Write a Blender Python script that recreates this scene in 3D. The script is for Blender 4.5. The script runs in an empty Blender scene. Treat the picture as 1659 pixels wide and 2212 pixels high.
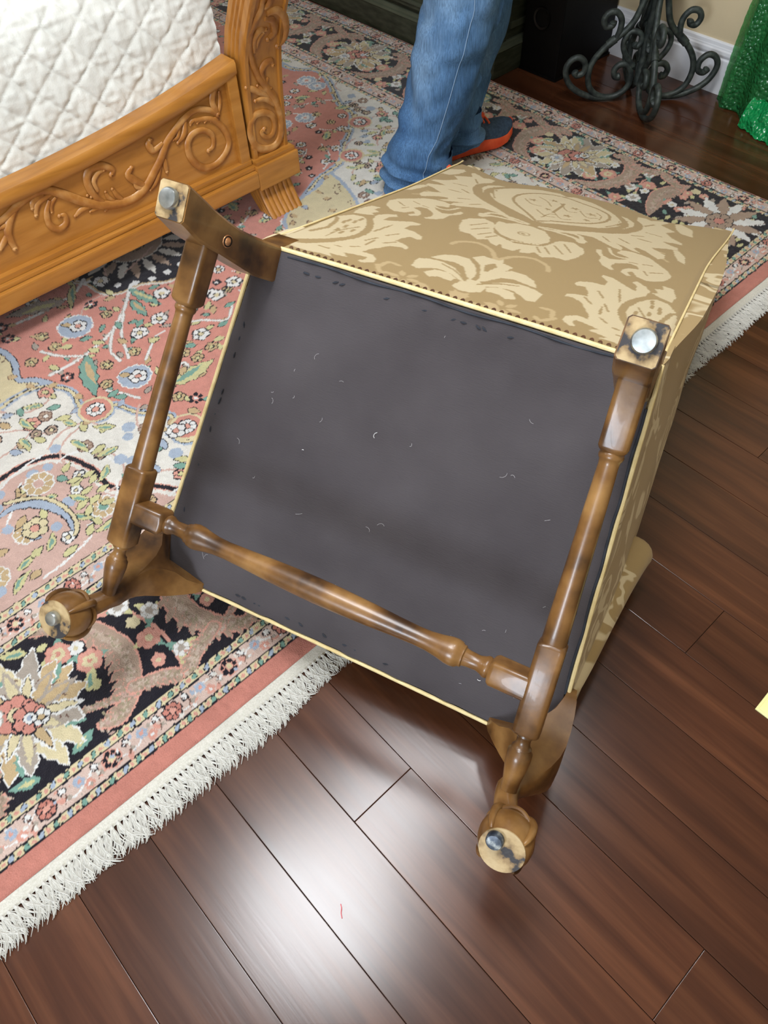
import bpy, bmesh, math, random
import numpy as np
from mathutils import Vector, Matrix

# ------------------------------------------------------------------ camera, world, light, exposure
SC = bpy.context.scene
COL = SC.collection
CAM_H = 1.25
FPX = 1661.5
MCAM = np.array([[0.73204972, -0.68082621, -0.02405978],
                 [0.55705227, 0.57788571, 0.59644016],
                 [0.39216830, 0.45002641, -0.80229687]])      # camera right, up, forward
cd = bpy.data.cameras.new('camera'); cam = bpy.data.objects.new('camera', cd); COL.objects.link(cam)
cd.sensor_fit = 'HORIZONTAL'; cd.sensor_width = 36.0; cd.lens = 36.0 * FPX / 1659.0
cd.clip_start = 0.02
mw = Matrix.Identity(4)
for i in range(3):
    mw[i][0] = MCAM[0][i]; mw[i][1] = MCAM[1][i]; mw[i][2] = -MCAM[2][i]
mw[2][3] = CAM_H
cam.matrix_world = mw
SC.camera = cam

wd = bpy.data.worlds.new('world'); SC.world = wd; wd.use_nodes = True
wd.node_tree.nodes['Background'].inputs[0].default_value = (0.75, 0.85, 1.0, 1)
wd.node_tree.nodes['Background'].inputs[1].default_value = 0.6

SC.view_settings.view_transform = 'Standard'
SC.view_settings.look = 'None'
SC.view_settings.gamma = 1.0
SC.view_settings.use_curve_mapping = False
SC.view_settings.exposure = -0.12
SC.cycles.max_bounces = 6
SC.cycles.diffuse_bounces = 3
SC.cycles.glossy_bounces = 3
SC.cycles.sample_clamp_indirect = 6.0
SC.cycles.use_denoising = True

def area_light(name, loc, target, sx, sy, power, color, shape='RECTANGLE'):
    ld = bpy.data.lights.new(name, 'AREA'); ld.shape = shape; ld.size = sx; ld.size_y = sy
    ld.energy = power; ld.color = color
    o = bpy.data.objects.new(name, ld); COL.objects.link(o)
    o.location = loc
    o.rotation_euler = (Vector(target) - Vector(loc)).to_track_quat('-Z', 'Y').to_euler()
    return o

ROOM = dict(x0=-2.5, x1=2.6, y0=-2.2, y1=4.2, h=2.6)
WIN_Y, WIN_Z, WIN_W, WIN_H = -0.42, 1.45, 0.95, 1.15
area_light('window_daylight', (ROOM['x0'] - 0.12, WIN_Y, WIN_Z), (1, WIN_Y, WIN_Z), WIN_W, WIN_H, 135, (0.88, 0.94, 1.0))
CEIL_LIGHTS = [(0.16, 0.74, 40, 0.70, 'large round ceiling light above the bare floor beside the tipped chair'), (0.74, 0.84, 17, 0.50, 'round ceiling light above the seat of the tipped chair'), (1.30, 0.66, 12, 0.24, 'small round ceiling light above the back of the tipped chair'),
               (-1.3, -0.9, 6, 0.3, 'round ceiling light near the window wall'), (-0.9, 2.3, 16, 0.3, 'round ceiling light above the bed')]
for i, (lx, ly, lp, ls, ll) in enumerate(CEIL_LIGHTS):
    area_light('ceiling_lamp', (lx, ly, ROOM['h'] - 0.03), (lx, ly, 0), ls, ls, lp, (0.95, 0.97, 1.0) if i < 2 else (0.98, 0.98, 1.0), 'DISK')

# ------------------------------------------------------------------ helpers
random.seed(7)
RNG = np.random.default_rng(11)

def srgb(r, g, b):
    f = lambda c: c / 12.92 if c <= 0.04045 else ((c + 0.055) / 1.055) ** 2.4
    return (f(r / 255), f(g / 255), f(b / 255), 1.0)

def ray(px, py):
    return MCAM.T @ np.array([(px - 829.5) / FPX, -(py - 1106.0) / FPX, 1.0])
def gpt(px, py, z=0.0):
    d = ray(px, py); t = (z - CAM_H) / d[2]; return np.array([0, 0, CAM_H]) + t * d
def ypt(px, py, y):
    d = ray(px, py); t = y / d[1]; return np.array([0, 0, CAM_H]) + t * d

MATS = {}
def new_mat(name):
    m = bpy.data.materials.new(name); m.use_nodes = True
    MATS[name] = m
    nt = m.node_tree
    return m, nt, nt.nodes['Principled BSDF']

def nd(nt, typ, **kw):
    n = nt.nodes.new(typ)
    for k, v in kw.items():
        setattr(n, k, v)
    return n

def mat_noise(name, cols, scale=8, detail=4, rough=0.5, bump=0.0, bscale=None, stretch=(1, 1, 1), spec=0.5, metal=0.0,
              coat=0.0, sheen=0.0, pos=None, distortion=0.0):
    m, nt, b = new_mat(name)
    tc = nd(nt, 'ShaderNodeTexCoord'); mp = nd(nt, 'ShaderNodeMapping'); mp.inputs['Scale'].default_value = stretch
    nt.links.new(tc.outputs['Object'], mp.inputs[0])
    nz = nd(nt, 'ShaderNodeTexNoise'); nz.inputs['Scale'].default_value = scale; nz.inputs['Detail'].default_value = detail
    nz.inputs['Distortion'].default_value = distortion
    nt.links.new(mp.outputs[0], nz.inputs['Vector'])
    cr = nd(nt, 'ShaderNodeValToRGB'); e = cr.color_ramp.elements
    n = len(cols); pos = pos or [0.3 + 0.4 * i / max(1, n - 1) for i in range(n)]
    while len(e) < n: e.new(0.5)
    for i in range(n):
        e[i].position = pos[i]; e[i].color = cols[i]
    nt.links.new(nz.outputs[0], cr.inputs[0]); nt.links.new(cr.outputs[0], b.inputs['Base Color'])
    b.inputs['Roughness'].default_value = rough; b.inputs['Specular IOR Level'].default_value = spec
    b.inputs['Metallic'].default_value = metal; b.inputs['Coat Weight'].default_value = coat
    b.inputs['Sheen Weight'].default_value = sheen
    if bump:
        n2 = nd(nt, 'ShaderNodeTexNoise'); n2.inputs['Scale'].default_value = bscale or scale * 6; n2.inputs['Detail'].default_value = 3
        nt.links.new(mp.outputs[0], n2.inputs['Vector'])
        bp = nd(nt, 'ShaderNodeBump'); bp.inputs['Strength'].default_value = bump; bp.inputs['Distance'].default_value = 0.002
        nt.links.new(n2.outputs[0], bp.inputs['Height']); nt.links.new(bp.outputs[0], b.inputs['Normal'])
    return m

def mat_attr(name, attr='pattern', rough=0.85, bump=0.4, bscale=600, sheen=0.0, mul=None, spec=0.2):
    m, nt, b = new_mat(name)
    at = nd(nt, 'ShaderNodeAttribute', attribute_name=attr)
    tc = nd(nt, 'ShaderNodeTexCoord')
    nz = nd(nt, 'ShaderNodeTexNoise'); nz.inputs['Scale'].default_value = bscale; nz.inputs['Detail'].default_value = 2
    nt.links.new(tc.outputs['Object'], nz.inputs['Vector'])
    mx = nd(nt, 'ShaderNodeMix', data_type='RGBA', blend_type='MULTIPLY'); mx.inputs[0].default_value = 0.30 if mul is None else mul
    nt.links.new(at.outputs['Color'], mx.inputs[6]); nt.links.new(nz.outputs[1], mx.inputs[7])
    hs = nd(nt, 'ShaderNodeHueSaturation'); hs.inputs['Value'].default_value = 0.95; hs.inputs['Saturation'].default_value = 1.0
    bw = nd(nt, 'ShaderNodeRGBToBW'); nt.links.new(nz.outputs[1], bw.inputs[0]); nt.links.new(bw.outputs[0], mx.inputs[7])
    nt.links.new(mx.outputs[2], hs.inputs['Color']); nt.links.new(hs.outputs[0], b.inputs['Base Color'])
    bp = nd(nt, 'ShaderNodeBump'); bp.inputs['Strength'].default_value = bump; bp.inputs['Distance'].default_value = 0.0015
    nt.links.new(nz.outputs[0], bp.inputs['Height']); nt.links.new(bp.outputs[0], b.inputs['Normal'])
    b.inputs['Roughness'].default_value = rough; b.inputs['Specular IOR Level'].default_value = spec
    b.inputs['Sheen Weight'].default_value = sheen
    return m

def mk(name, verts, faces, mat, parent=None, smooth=True, cols=None):
    me = bpy.data.meshes.new(name)
    me.from_pydata([tuple(map(float, v)) for v in verts], [], [tuple(int(i) for i in f) for f in faces])
    me.update()
    bm = bmesh.new(); bm.from_mesh(me); bmesh.ops.recalc_face_normals(bm, faces=bm.faces); bm.to_mesh(me); bm.free()
    return link(name, me, mat, parent, smooth)

def link(name, me, mat, parent=None, smooth=True):
    if mat is not None: me.materials.append(MATS[mat] if isinstance(mat, str) else mat)
    if smooth:
        me.polygons.foreach_set('use_smooth', np.ones(len(me.polygons), dtype=bool))
        try: me.set_sharp_from_angle(angle=math.radians(42))
        except Exception: pass
    o = bpy.data.objects.new(name, me); COL.objects.link(o)
    if parent is not None: o.parent = parent
    return o

def grid_mesh(name, X, Y, Z, mat, parent=None, colors=None, flip=False):
    """dense grid from 2-D coordinate arrays; colors (ny,nx,3) linear -> attribute 'pattern'"""
    ny, nx = X.shape
    co = np.stack([X, Y, Z], -1).reshape(-1, 3).astype(np.float32)
    idx = np.arange(nx * ny).reshape(ny, nx)
    q = np.stack([idx[:-1, :-1], idx[:-1, 1:], idx[1:, 1:], idx[1:, :-1]], -1).reshape(-1, 4)
    if flip: q = q[:, ::-1]
    me = bpy.data.meshes.new(name)
    me.vertices.add(len(co)); me.vertices.foreach_set('co', co.ravel())
    me.loops.add(q.size); me.loops.foreach_set('vertex_index', q.astype(np.int32).ravel())
    me.polygons.add(len(q)); me.polygons.foreach_set('loop_start', np.arange(0, q.size, 4, dtype=np.int32))
    me.polygons.foreach_set('loop_total', np.full(len(q), 4, dtype=np.int32))
    me.update(calc_edges=True)
    if colors is not None:
        a = me.attributes.new('pattern', 'FLOAT_COLOR', 'POINT')
        c4 = np.concatenate([colors.reshape(-1, 3), np.ones((len(co), 1))], 1).astype(np.float32)
        a.data.foreach_set('color', c4.ravel())
    me.materials.append(MATS[mat])
    me.polygons.foreach_set('use_smooth', np.ones(len(q), dtype=bool))
    o = bpy.data.objects.new(name, me); COL.objects.link(o)
    if parent is not None: o.parent = parent
    return o

def thing(name, label, cat, loc=(0, 0, 0), mat3=None, group=None):
    o = bpy.data.objects.new(name, None); COL.objects.link(o)
    m = Matrix.Identity(4)
    if mat3 is not None:
        for i in range(3):
            for j in range(3): m[i][j] = mat3[i][j]
    m.translation = Vector(loc); o.matrix_world = m; o.empty_display_size = 0.1
    tag(o, label, cat, group); return o

def tag(o, label, cat, group=None):
    o['label'] = label; o['category'] = cat
    if group: o['group'] = group
    return o

def struct(o):
    o['kind'] = 'structure'; return o

# geometry primitives returning (verts, faces)
def join(*parts):
    V, Fc = [], []
    for v, f in parts:
        n = len(V); V += [tuple(p) for p in v]; Fc += [tuple(i + n for i in q) for q in f]
    return V, Fc

def loft(rings, cap=True, closed=True):
    n = len(rings[0]); V = [tuple(p) for r in rings for p in r]; Fc = []
    for k in range(len(rings) - 1):
        for i in range(n if closed else n - 1):
            j = (i + 1) % n
            Fc.append((k * n + i, k * n + j, (k + 1) * n + j, (k + 1) * n + i))
    if cap:
        Fc.append(tuple(range(n))[::-1]); Fc.append(tuple((len(rings) - 1) * n + i for i in range(n)))
    return V, Fc

def frames(P):
    P = [np.array(p, float) for p in P]; T = []
    for i in range(len(P)):
        a = P[max(i - 1, 0)]; b = P[min(i + 1, len(P) - 1)]; t = b - a; T.append(t / (np.linalg.norm(t) + 1e-12))
    up = np.array([0, 0, 1.0]) if abs(T[0][2]) < 0.9 else np.array([1.0, 0, 0])
    N = np.cross(T[0], up); N /= np.linalg.norm(N); out = []
    for t in T:
        N = N - t * (N @ t); N /= (np.linalg.norm(N) + 1e-12); out.append((t, N, np.cross(t, N)))
    return P, out

def tube(P, R, n=8, cap=True, flat=None):
    P, Fr = frames(P)
    if not hasattr(R, '__len__'): R = [R] * len(P)
    rings = []
    for p, r, (t, a, b) in zip(P, R, Fr):
        rings.append([p + r * (math.cos(2 * math.pi * i / n) * a + math.sin(2 * math.pi * i / n) * b) for i in range(n)])
    return loft(rings, cap)

def smooth_path(P, m=6):
    P = [np.array(p, float) for p in P]; Q = [2 * P[0] - P[1]] + P + [2 * P[-1] - P[-2]]; out = []
    for i in range(1, len(Q) - 2):
        for k in range(m):
            t = k / m
            out.append(0.5 * ((2 * Q[i]) + (-Q[i - 1] + Q[i + 1]) * t + (2 * Q[i - 1] - 5 * Q[i] + 4 * Q[i + 1] - Q[i + 2]) * t * t
                              + (-Q[i - 1] + 3 * Q[i] - 3 * Q[i + 1] + Q[i + 2]) * t ** 3))
    out.append(P[-1]); return out

def box(x0, x1, y0, y1, z0, z1, bev=0.0):
    if bev <= 0:
        V = [(x, y, z) for z in (z0, z1) for y in (y0, y1) for x in (x0, x1)]
        return V, [(0, 2, 3, 1), (4, 5, 7, 6), (0, 1, 5, 4), (2, 6, 7, 3), (0, 4, 6, 2), (1, 3, 7, 5)]
    bm = bmesh.new(); bmesh.ops.create_cube(bm, size=1.0)
    for v in bm.verts:
        v.co = Vector(((x0 + x1) / 2 + v.co.x * (x1 - x0), (y0 + y1) / 2 + v.co.y * (y1 - y0), (z0 + z1) / 2 + v.co.z * (z1 - z0)))
    bmesh.ops.bevel(bm, geom=bm.edges[:], offset=bev, segments=2, profile=0.7, affect='EDGES')
    bm.verts.ensure_lookup_table(); V = [tuple(v.co) for v in bm.verts]; Fc = [tuple(v.index for v in f.verts) for f in bm.faces]
    bm.free(); return V, Fc

def axis_rings(p0, p1, prof, n=32, up=(0, 0, 1)):
    """prof: list of (t metres along axis, radius, squareness 0..1). rings around the axis p0->p1"""
    p0 = np.array(p0, float); p1 = np.array(p1, float); t = (p1 - p0) / np.linalg.norm(p1 - p0)
    a = np.array(up, float); a -= t * (a @ t); a /= np.linalg.norm(a); b = np.cross(t, a); rings = []
    for s, r, q in prof:
        rg = []
        for i in range(n):
            th = 2 * math.pi * (i + 0.5) / n; c, sn = math.cos(th), math.sin(th)
            k = (abs(c) ** 9 + abs(sn) ** 9) ** (-1 / 9.0)
            rr = r * ((1 - q) + q * k)
            rg.append(p0 + t * s + rr * (c * a + sn * b))
        rings.append(rg)
    return loft(rings)

def lathe(prof, n=32, c=(0, 0)):
    rings = [[(c[0] + r * math.cos(2 * math.pi * i / n), c[1] + r * math.sin(2 * math.pi * i / n), z) for i in range(n)] for r, z in prof]
    return loft(rings)

def smoothstep(a, b, x):
    t = np.clip((x - a) / (b - a), 0, 1); return t * t * (3 - 2 * t)

def vnoise(x, y, seed=0):
    """value noise, vectorised"""
    x = np.asarray(x, float); y = np.asarray(y, float)
    xi = np.floor(x).astype(int); yi = np.floor(y).astype(int); fx = x - xi; fy = y - yi
    fx = fx * fx * (3 - 2 * fx); fy = fy * fy * (3 - 2 * fy)
    def h(a, b):
        n = (a * 374761393 + b * 668265263 + seed * 974634) & 0xFFFFFFFF
        n = ((n ^ (n >> 13)) * 1274126177) & 0xFFFFFFFF
        return ((n ^ (n >> 16)) & 0xFFFF) / 65535.0
    return ((h(xi, yi) * (1 - fx) + h(xi + 1, yi) * fx) * (1 - fy) + (h(xi, yi + 1) * (1 - fx) + h(xi + 1, yi + 1) * fx) * fy) * 2 - 1

class Canvas:
    """a small drawing board for woven patterns (plain colours only)"""
    def __init__(s, x0, y0, x1, y1, res, bg):
        s.x0, s.y0, s.res = x0, y0, res
        s.nx = int((x1 - x0) / res) + 1; s.ny = int((y1 - y0) / res) + 1
        s.a = np.zeros((s.ny, s.nx, 3)); s.a[:] = bg[:3]; s.clip = None
    def win(s, lo, hi, pad):
        i0 = max(0, int((lo[0] - pad - s.x0) / s.res)); i1 = min(s.nx, int((hi[0] + pad - s.x0) / s.res) + 2)
        j0 = max(0, int((lo[1] - pad - s.y0) / s.res)); j1 = min(s.ny, int((hi[1] + pad - s.y0) / s.res) + 2)
        if i1 <= i0 or j1 <= j0: return None
        X, Y = np.meshgrid(s.x0 + np.arange(i0, i1) * s.res, s.y0 + np.arange(j0, j1) * s.res)
        return (slice(j0, j1), slice(i0, i1)), X, Y
    def put(s, sl, m, col):
        if s.clip is not None: m = m & s.clip[sl]
        s.a[sl][m] = col[:3]
    def mask_poly(s, P, X, Y):
        m = np.zeros(X.shape, bool); n = len(P)
        for i in range(n):
            x1, y1 = P[i]; x2, y2 = P[(i + 1) % n]
            if y1 == y2: continue
            c = ((y1 > Y) != (y2 > Y)) & (X < (x2 - x1) * (Y - y1) / (y2 - y1) + x1)
            m ^= c
        return m
    def poly(s, P, col, out=None, ow=0.003):
        P = np.array(P, float)
        if out is not None: s.stroke(list(P) + [P[0]], ow, out)
        w = s.win(P.min(0), P.max(0), 0.004)
        if w is None: return
        sl, X, Y = w; s.put(sl, s.mask_poly(P, X, Y), col)
    def stroke(s, P, wd, col):
        P = np.array(P, float); n = len(P)
        W = np.full(n, wd, float) if not hasattr(wd, '__len__') else np.interp(np.linspace(0, 1, n), np.linspace(0, 1, len(wd)), wd)
        for i in range(n - 1):
            a, b = P[i], P[i + 1]; pad = max(W[i], W[i + 1])
            w = s.win(np.minimum(a, b), np.maximum(a, b), pad)
            if w is None: continue
            sl, X, Y = w; d = b - a; L = d @ d + 1e-12
            t = np.clip(((X - a[0]) * d[0] + (Y - a[1]) * d[1]) / L, 0, 1)
            dist = np.hypot(X - a[0] - t * d[0], Y - a[1] - t * d[1])
            s.put(sl, dist < (W[i] + (W[i + 1] - W[i]) * t) * 0.5, col)
    def leafpts(s, p, ang, L, wd, ser=0, bend=0.0):
        P = []; n = 9
        for side in (1, -1):
            for k in range(n + 1):
                t = k / n if side > 0 else 1 - k / n
                h = wd * math.sin(math.pi * min(1, t * 0.97 + 0.03)) ** 0.8 * (1.15 - 0.5 * t) * (1 + (0.28 * ser if k % 2 else -0.1 * ser))
                aa = ang + bend * t
                c = np.array([p[0] + L * t * math.cos(ang + bend * t * 0.5), p[1] + L * t * math.sin(ang + bend * t * 0.5)])
                P.append(c + side * h * np.array([-math.sin(aa), math.cos(aa)]))
        return P
    def leaf(s, p, ang, L, wd, col, out=None, ow=0.0026, ser=0, bend=0.0, vein=None):
        P = s.leafpts(p, ang, L, wd, ser, bend)
        s.poly(P, col, out, ow)
        if vein is not None:
            s.poly(s.leafpts((p[0] + 0.15 * L * math.cos(ang), p[1] + 0.15 * L * math.sin(ang)), ang + 0.1, L * 0.6, wd * 0.42, 0, bend), vein)
    def disc(s, c, r, col, out=None, ow=0.0025):
        w = s.win((c[0] - r, c[1] - r), (c[0] + r, c[1] + r), ow * 2)
        if w is None: return
        sl, X, Y = w; d = np.hypot(X - c[0], Y - c[1])
        if out is not None: s.put(sl, d < r + ow, out)
        s.put(sl, d < r, col)
    def flower(s, c, r, n, col, mid, out=None, ow=0.0025, rot=0.0, mid2=None):
        pr = r * min(0.55, 2.0 / n + 0.08)
        C = [(c[0] + r * 0.6 * math.cos(rot + 2 * math.pi * k / n), c[1] + r * 0.6 * math.sin(rot + 2 * math.pi * k / n)) for k in range(n)]
        if out is not None:
            for q in C: s.disc(q, pr + ow, out)
        for q in C: s.disc(q, pr, col)
        if out is not None and r > 0.012:
            for k in range(n):
                a = rot + 2 * math.pi * (k + 0.5) / n
                s.stroke([c, (c[0] + r * 0.8 * math.cos(a), c[1] + r * 0.8 * math.sin(a))], 0.0016, out)
        s.disc(c, r * 0.34, mid, out, 0.0018)
        if mid2 is not None: s.disc(c, r * 0.17, mid2)
    def sample(s, X, Y):
        i = np.clip(np.rint((X - s.x0) / s.res).astype(int), 0, s.nx - 1); j = np.clip(np.rint((Y - s.y0) / s.res).astype(int), 0, s.ny - 1)
        return s.a[j, i]

# ------------------------------------------------------------------ materials
def plank_material():
    m, nt, b = new_mat('plank_wood')
    tc = nd(nt, 'ShaderNodeTexCoord'); oi = nd(nt, 'ShaderNodeObjectInfo')
    add = nd(nt, 'ShaderNodeVectorMath', operation='MULTIPLY_ADD')
    cmb = nd(nt, 'ShaderNodeCombineXYZ')
    for k in range(3): nt.links.new(oi.outputs['Random'], cmb.inputs[k])
    nt.links.new(cmb.outputs[0], add.inputs[0]); add.inputs[1].default_value = (37, 53, 11); nt.links.new(tc.outputs['Object'], add.inputs[2])
    mp = nd(nt, 'ShaderNodeMapping'); mp.inputs['Scale'].default_value = (26, 1.6, 1); nt.links.new(add.outputs[0], mp.inputs[0])
    n1 = nd(nt, 'ShaderNodeTexNoise'); n1.inputs['Scale'].default_value = 1.0; n1.inputs['Detail'].default_value = 5; n1.inputs['Distortion'].default_value = 0.6
    nt.links.new(mp.outputs[0], n1.inputs['Vector'])
    mp2 = nd(nt, 'ShaderNodeMapping'); mp2.inputs['Scale'].default_value = (190, 9, 1); nt.links.new(add.outputs[0], mp2.inputs[0])
    n2 = nd(nt, 'ShaderNodeTexNoise'); n2.inputs['Scale'].default_value = 1.0; n2.inputs['Detail'].default_value = 3
    nt.links.new(mp2.outputs[0], n2.inputs['Vector'])
    cr = nd(nt, 'ShaderNodeValToRGB'); e = cr.color_ramp.elements
    e[0].position = 0.28; e[0].color = srgb(56, 30, 18); e[1].position = 0.72; e[1].color = srgb(90, 53, 32)
    k = e.new(0.5); k.color = srgb(71, 39, 23)
    nt.links.new(n1.outputs[0], cr.inputs[0])
    mx = nd(nt, 'ShaderNodeMix', data_type='RGBA', blend_type='OVERLAY'); mx.inputs[0].default_value = 0.28
    nt.links.new(cr.outputs[0], mx.inputs[6]); nt.links.new(n2.outputs[0], mx.inputs[7])
    hs = nd(nt, 'ShaderNodeHueSaturation')
    mr = nd(nt, 'ShaderNodeMapRange'); mr.inputs[3].default_value = 0.84; mr.inputs[4].default_value = 1.16
    nt.links.new(oi.outputs['Random'], mr.inputs[0]); nt.links.new(mr.outputs[0], hs.inputs['Value'])
    nt.links.new(mx.outputs[2], hs.inputs['Color']); nt.links.new(hs.outputs[0], b.inputs['Base Color'])
    b.inputs['Roughness'].default_value = 0.24; b.inputs['Specular IOR Level'].default_value = 0.5
    mrr = nd(nt, 'ShaderNodeMapRange'); mrr.inputs[3].default_value = 0.17; mrr.inputs[4].default_value = 0.25
    nt.links.new(n1.outputs[0], mrr.inputs[0]); nt.links.new(mrr.outputs[0], b.inputs['Roughness'])
    bp = nd(nt, 'ShaderNodeBump'); bp.inputs['Strength'].default_value = 0.05; bp.inputs['Distance'].default_value = 0.001
    nt.links.new(n2.outputs[0], bp.inputs['Height']); nt.links.new(bp.outputs[0], b.inputs['Normal'])
plank_material()

mat_noise('floor_gap', [srgb(22, 12, 8), srgb(30, 17, 11)], rough=0.8)
mat_noise('wall_paint', [srgb(206, 188, 152), srgb(212, 195, 160)], scale=3, rough=0.8, bump=0.15, bscale=220)
mat_noise('white_trim', [srgb(226, 228, 234), srgb(234, 236, 240)], scale=3, rough=0.4)
mat_noise('ceiling_paint', [srgb(228, 226, 222), srgb(235, 233, 228)], scale=3, rough=0.9)
mat_noise('chair_wood', [srgb(58, 36, 16), srgb(112, 77, 38), srgb(150, 112, 64)], scale=14, detail=6, rough=0.34, bump=0.06, bscale=120,
          coat=0.12, stretch=(1, 1, 1), pos=[0.34, 0.50, 0.68])
mat_noise('worn_sole', [srgb(46, 44, 46), srgb(132, 108, 72), srgb(172, 148, 106), srgb(190, 168, 128)], scale=36, detail=5, rough=0.6, pos=[0.41, 0.45, 0.55, 0.75], bump=0.3, bscale=200)
mat_noise('glide_metal', [srgb(150, 158, 160), srgb(215, 222, 222)], scale=60, rough=0.32, metal=0.9)
mat_noise('dark_glide', [srgb(28, 34, 46), srgb(70, 80, 92), srgb(180, 185, 180)], scale=70, rough=0.4, pos=[0.4, 0.55, 0.72], metal=0.3)
mat_noise('brass_plug', [srgb(170, 110, 70), srgb(235, 180, 130)], scale=80, rough=0.35, metal=0.6)
mat_noise('black_hole', [srgb(20, 12, 6), srgb(34, 20, 10)], rough=0.8)
mat_noise('cream_welt', [srgb(214, 192, 134), srgb(236, 218, 166)], scale=40, rough=0.85, bump=0.3, bscale=900)
mat_noise('dark_trim', [srgb(26, 30, 38), srgb(48, 54, 64)], scale=40, rough=0.8)
mat_noise('lint', [srgb(190, 190, 190), srgb(220, 220, 220)], rough=0.9)
mat_noise('stitch_thread', [srgb(70, 42, 24), srgb(96, 60, 36)], rough=0.8)

def add_streaks(name, stretch, amount):
    m = MATS[name]; nt = m.node_tree; b = nt.nodes['Principled BSDF']; src = b.inputs['Base Color'].links[0].from_socket
    tc = nd(nt, 'ShaderNodeTexCoord'); mp = nd(nt, 'ShaderNodeMapping'); mp.inputs['Scale'].default_value = stretch
    nt.links.new(tc.outputs['Object'], mp.inputs[0]); nz = nd(nt, 'ShaderNodeTexNoise'); nz.inputs['Scale'].default_value = 1.0; nz.inputs['Detail'].default_value = 4
    nt.links.new(mp.outputs[0], nz.inputs['Vector'])
    mx = nd(nt, 'ShaderNodeMix', data_type='RGBA', blend_type='OVERLAY'); mx.inputs[0].default_value = amount
    nt.links.new(src, mx.inputs[6]); nt.links.new(nz.outputs[0], mx.inputs[7]); nt.links.new(mx.outputs[2], b.inputs['Base Color'])

def dust_cover_material():
    m = mat_noise('dust_cloth', [srgb(64, 60, 62), srgb(77, 73, 75)], scale=5, detail=3, rough=0.92, spec=0.15)
    nt = m.node_tree; b = nt.nodes['Principled BSDF']
    tc = nd(nt, 'ShaderNodeTexCoord'); w1 = nd(nt, 'ShaderNodeTexNoise'); w1.inputs['Scale'].default_value = 1.0
    mp = nd(nt, 'ShaderNodeMapping'); mp.inputs['Scale'].default_value = (90, 900, 90); nt.links.new(tc.outputs['Object'], mp.inputs[0])
    nt.links.new(mp.outputs[0], w1.inputs['Vector'])
    bp = nd(nt, 'ShaderNodeBump'); bp.inputs['Strength'].default_value = 0.5; bp.inputs['Distance'].default_value = 0.001
    nt.links.new(w1.outputs[0], bp.inputs['Height']); nt.links.new(bp.outputs[0], b.inputs['Normal'])
dust_cover_material()

DAM_G, DAM_L, DAM_M = srgb(160, 136, 92), srgb(204, 188, 152), srgb(186, 163, 120)
mat_attr('damask_drawn', rough=0.75, bump=0.25, bscale=1400, sheen=0.15, mul=0.14)
def damask_material():
    m, nt, b = new_mat('damask')
    tc = nd(nt, 'ShaderNodeTexCoord')
    nz = nd(nt, 'ShaderNodeTexNoise'); nz.inputs['Scale'].default_value = 7; nz.inputs['Detail'].default_value = 2; nz.inputs['Distortion'].default_value = 1.4
    nt.links.new(tc.outputs['Object'], nz.inputs['Vector'])
    cr = nd(nt, 'ShaderNodeValToRGB'); e = cr.color_ramp.elements
    e[0].position = 0.495; e[0].color = DAM_G; e[1].position = 0.515; e[1].color = DAM_L
    k = e.new(0.57); k.color = DAM_L; k = e.new(0.585); k.color = DAM_G; k = e.new(0.63); k.color = DAM_G; k = e.new(0.64); k.color = DAM_L
    nt.links.new(nz.outputs[0], cr.inputs[0]); nt.links.new(cr.outputs[0], b.inputs['Base Color'])
    n2 = nd(nt, 'ShaderNodeTexNoise'); n2.inputs['Scale'].default_value = 1200; nt.links.new(tc.outputs['Object'], n2.inputs['Vector'])
    bp = nd(nt, 'ShaderNodeBump'); bp.inputs['Strength'].default_value = 0.25; bp.inputs['Distance'].default_value = 0.001
    nt.links.new(n2.outputs[0], bp.inputs['Height']); nt.links.new(bp.outputs[0], b.inputs['Normal'])
    b.inputs['Roughness'].default_value = 0.75; b.inputs['Sheen Weight'].default_value = 0.15; b.inputs['Specular IOR Level'].default_value = 0.3
damask_material()

mat_noise('pine', [srgb(150, 97, 36), srgb(170, 113, 45), srgb(182, 126, 56)], scale=5, detail=5, rough=0.34, stretch=(9, 9, 1.2), coat=0.15, distortion=0.4)
mat_noise('pine_rail', [srgb(150, 97, 36), srgb(172, 115, 46), srgb(184, 128, 58)], scale=5, detail=5, rough=0.34, stretch=(1.0, 9, 9), coat=0.15, distortion=0.4)
mat_noise('pine_carved', [srgb(144, 88, 34), srgb(172, 114, 50), srgb(196, 146, 86)], scale=26, detail=4, rough=0.4, coat=0.1)
mat_noise('quilt_cotton', [srgb(214, 216, 210), srgb(226, 228, 222)], scale=20, rough=0.95, bump=0.25, bscale=260, spec=0.1, sheen=0.2)
mat_noise('mattress_cloth', [srgb(215, 212, 204), srgb(228, 225, 218)], scale=20, rough=0.95)
mat_attr('rug_pile', rough=0.95, bump=0.9, bscale=420, sheen=0.25, mul=0.38, spec=0.05)
mat_noise('rug_back', [srgb(150, 130, 110), srgb(170, 150, 130)], rough=0.95)
mat_noise('kilim_weave', [srgb(194, 192, 180), srgb(214, 212, 202)], scale=300, rough=0.95, bump=0.7, bscale=700, spec=0.05)
mat_noise('fringe_cotton', [srgb(190, 189, 182), srgb(214, 213, 206)], scale=60, rough=0.95, spec=0.05)
mat_noise('cabinet_green', [srgb(36, 40, 30), srgb(52, 57, 44), srgb(66, 70, 56)], scale=6, detail=5, rough=0.42, stretch=(3, 3, 12))
mat_noise('cabinet_mould', [srgb(60, 66, 54), srgb(84, 90, 76)], scale=6, detail=4, rough=0.36)
mat_noise('black_speaker', [srgb(6, 6, 6), srgb(9, 9, 9)], scale=30, rough=0.5, bump=0.1, bscale=300, spec=0.2)
mat_noise('speaker_port', [srgb(4, 4, 4), srgb(8, 8, 8)], rough=0.25)
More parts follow.
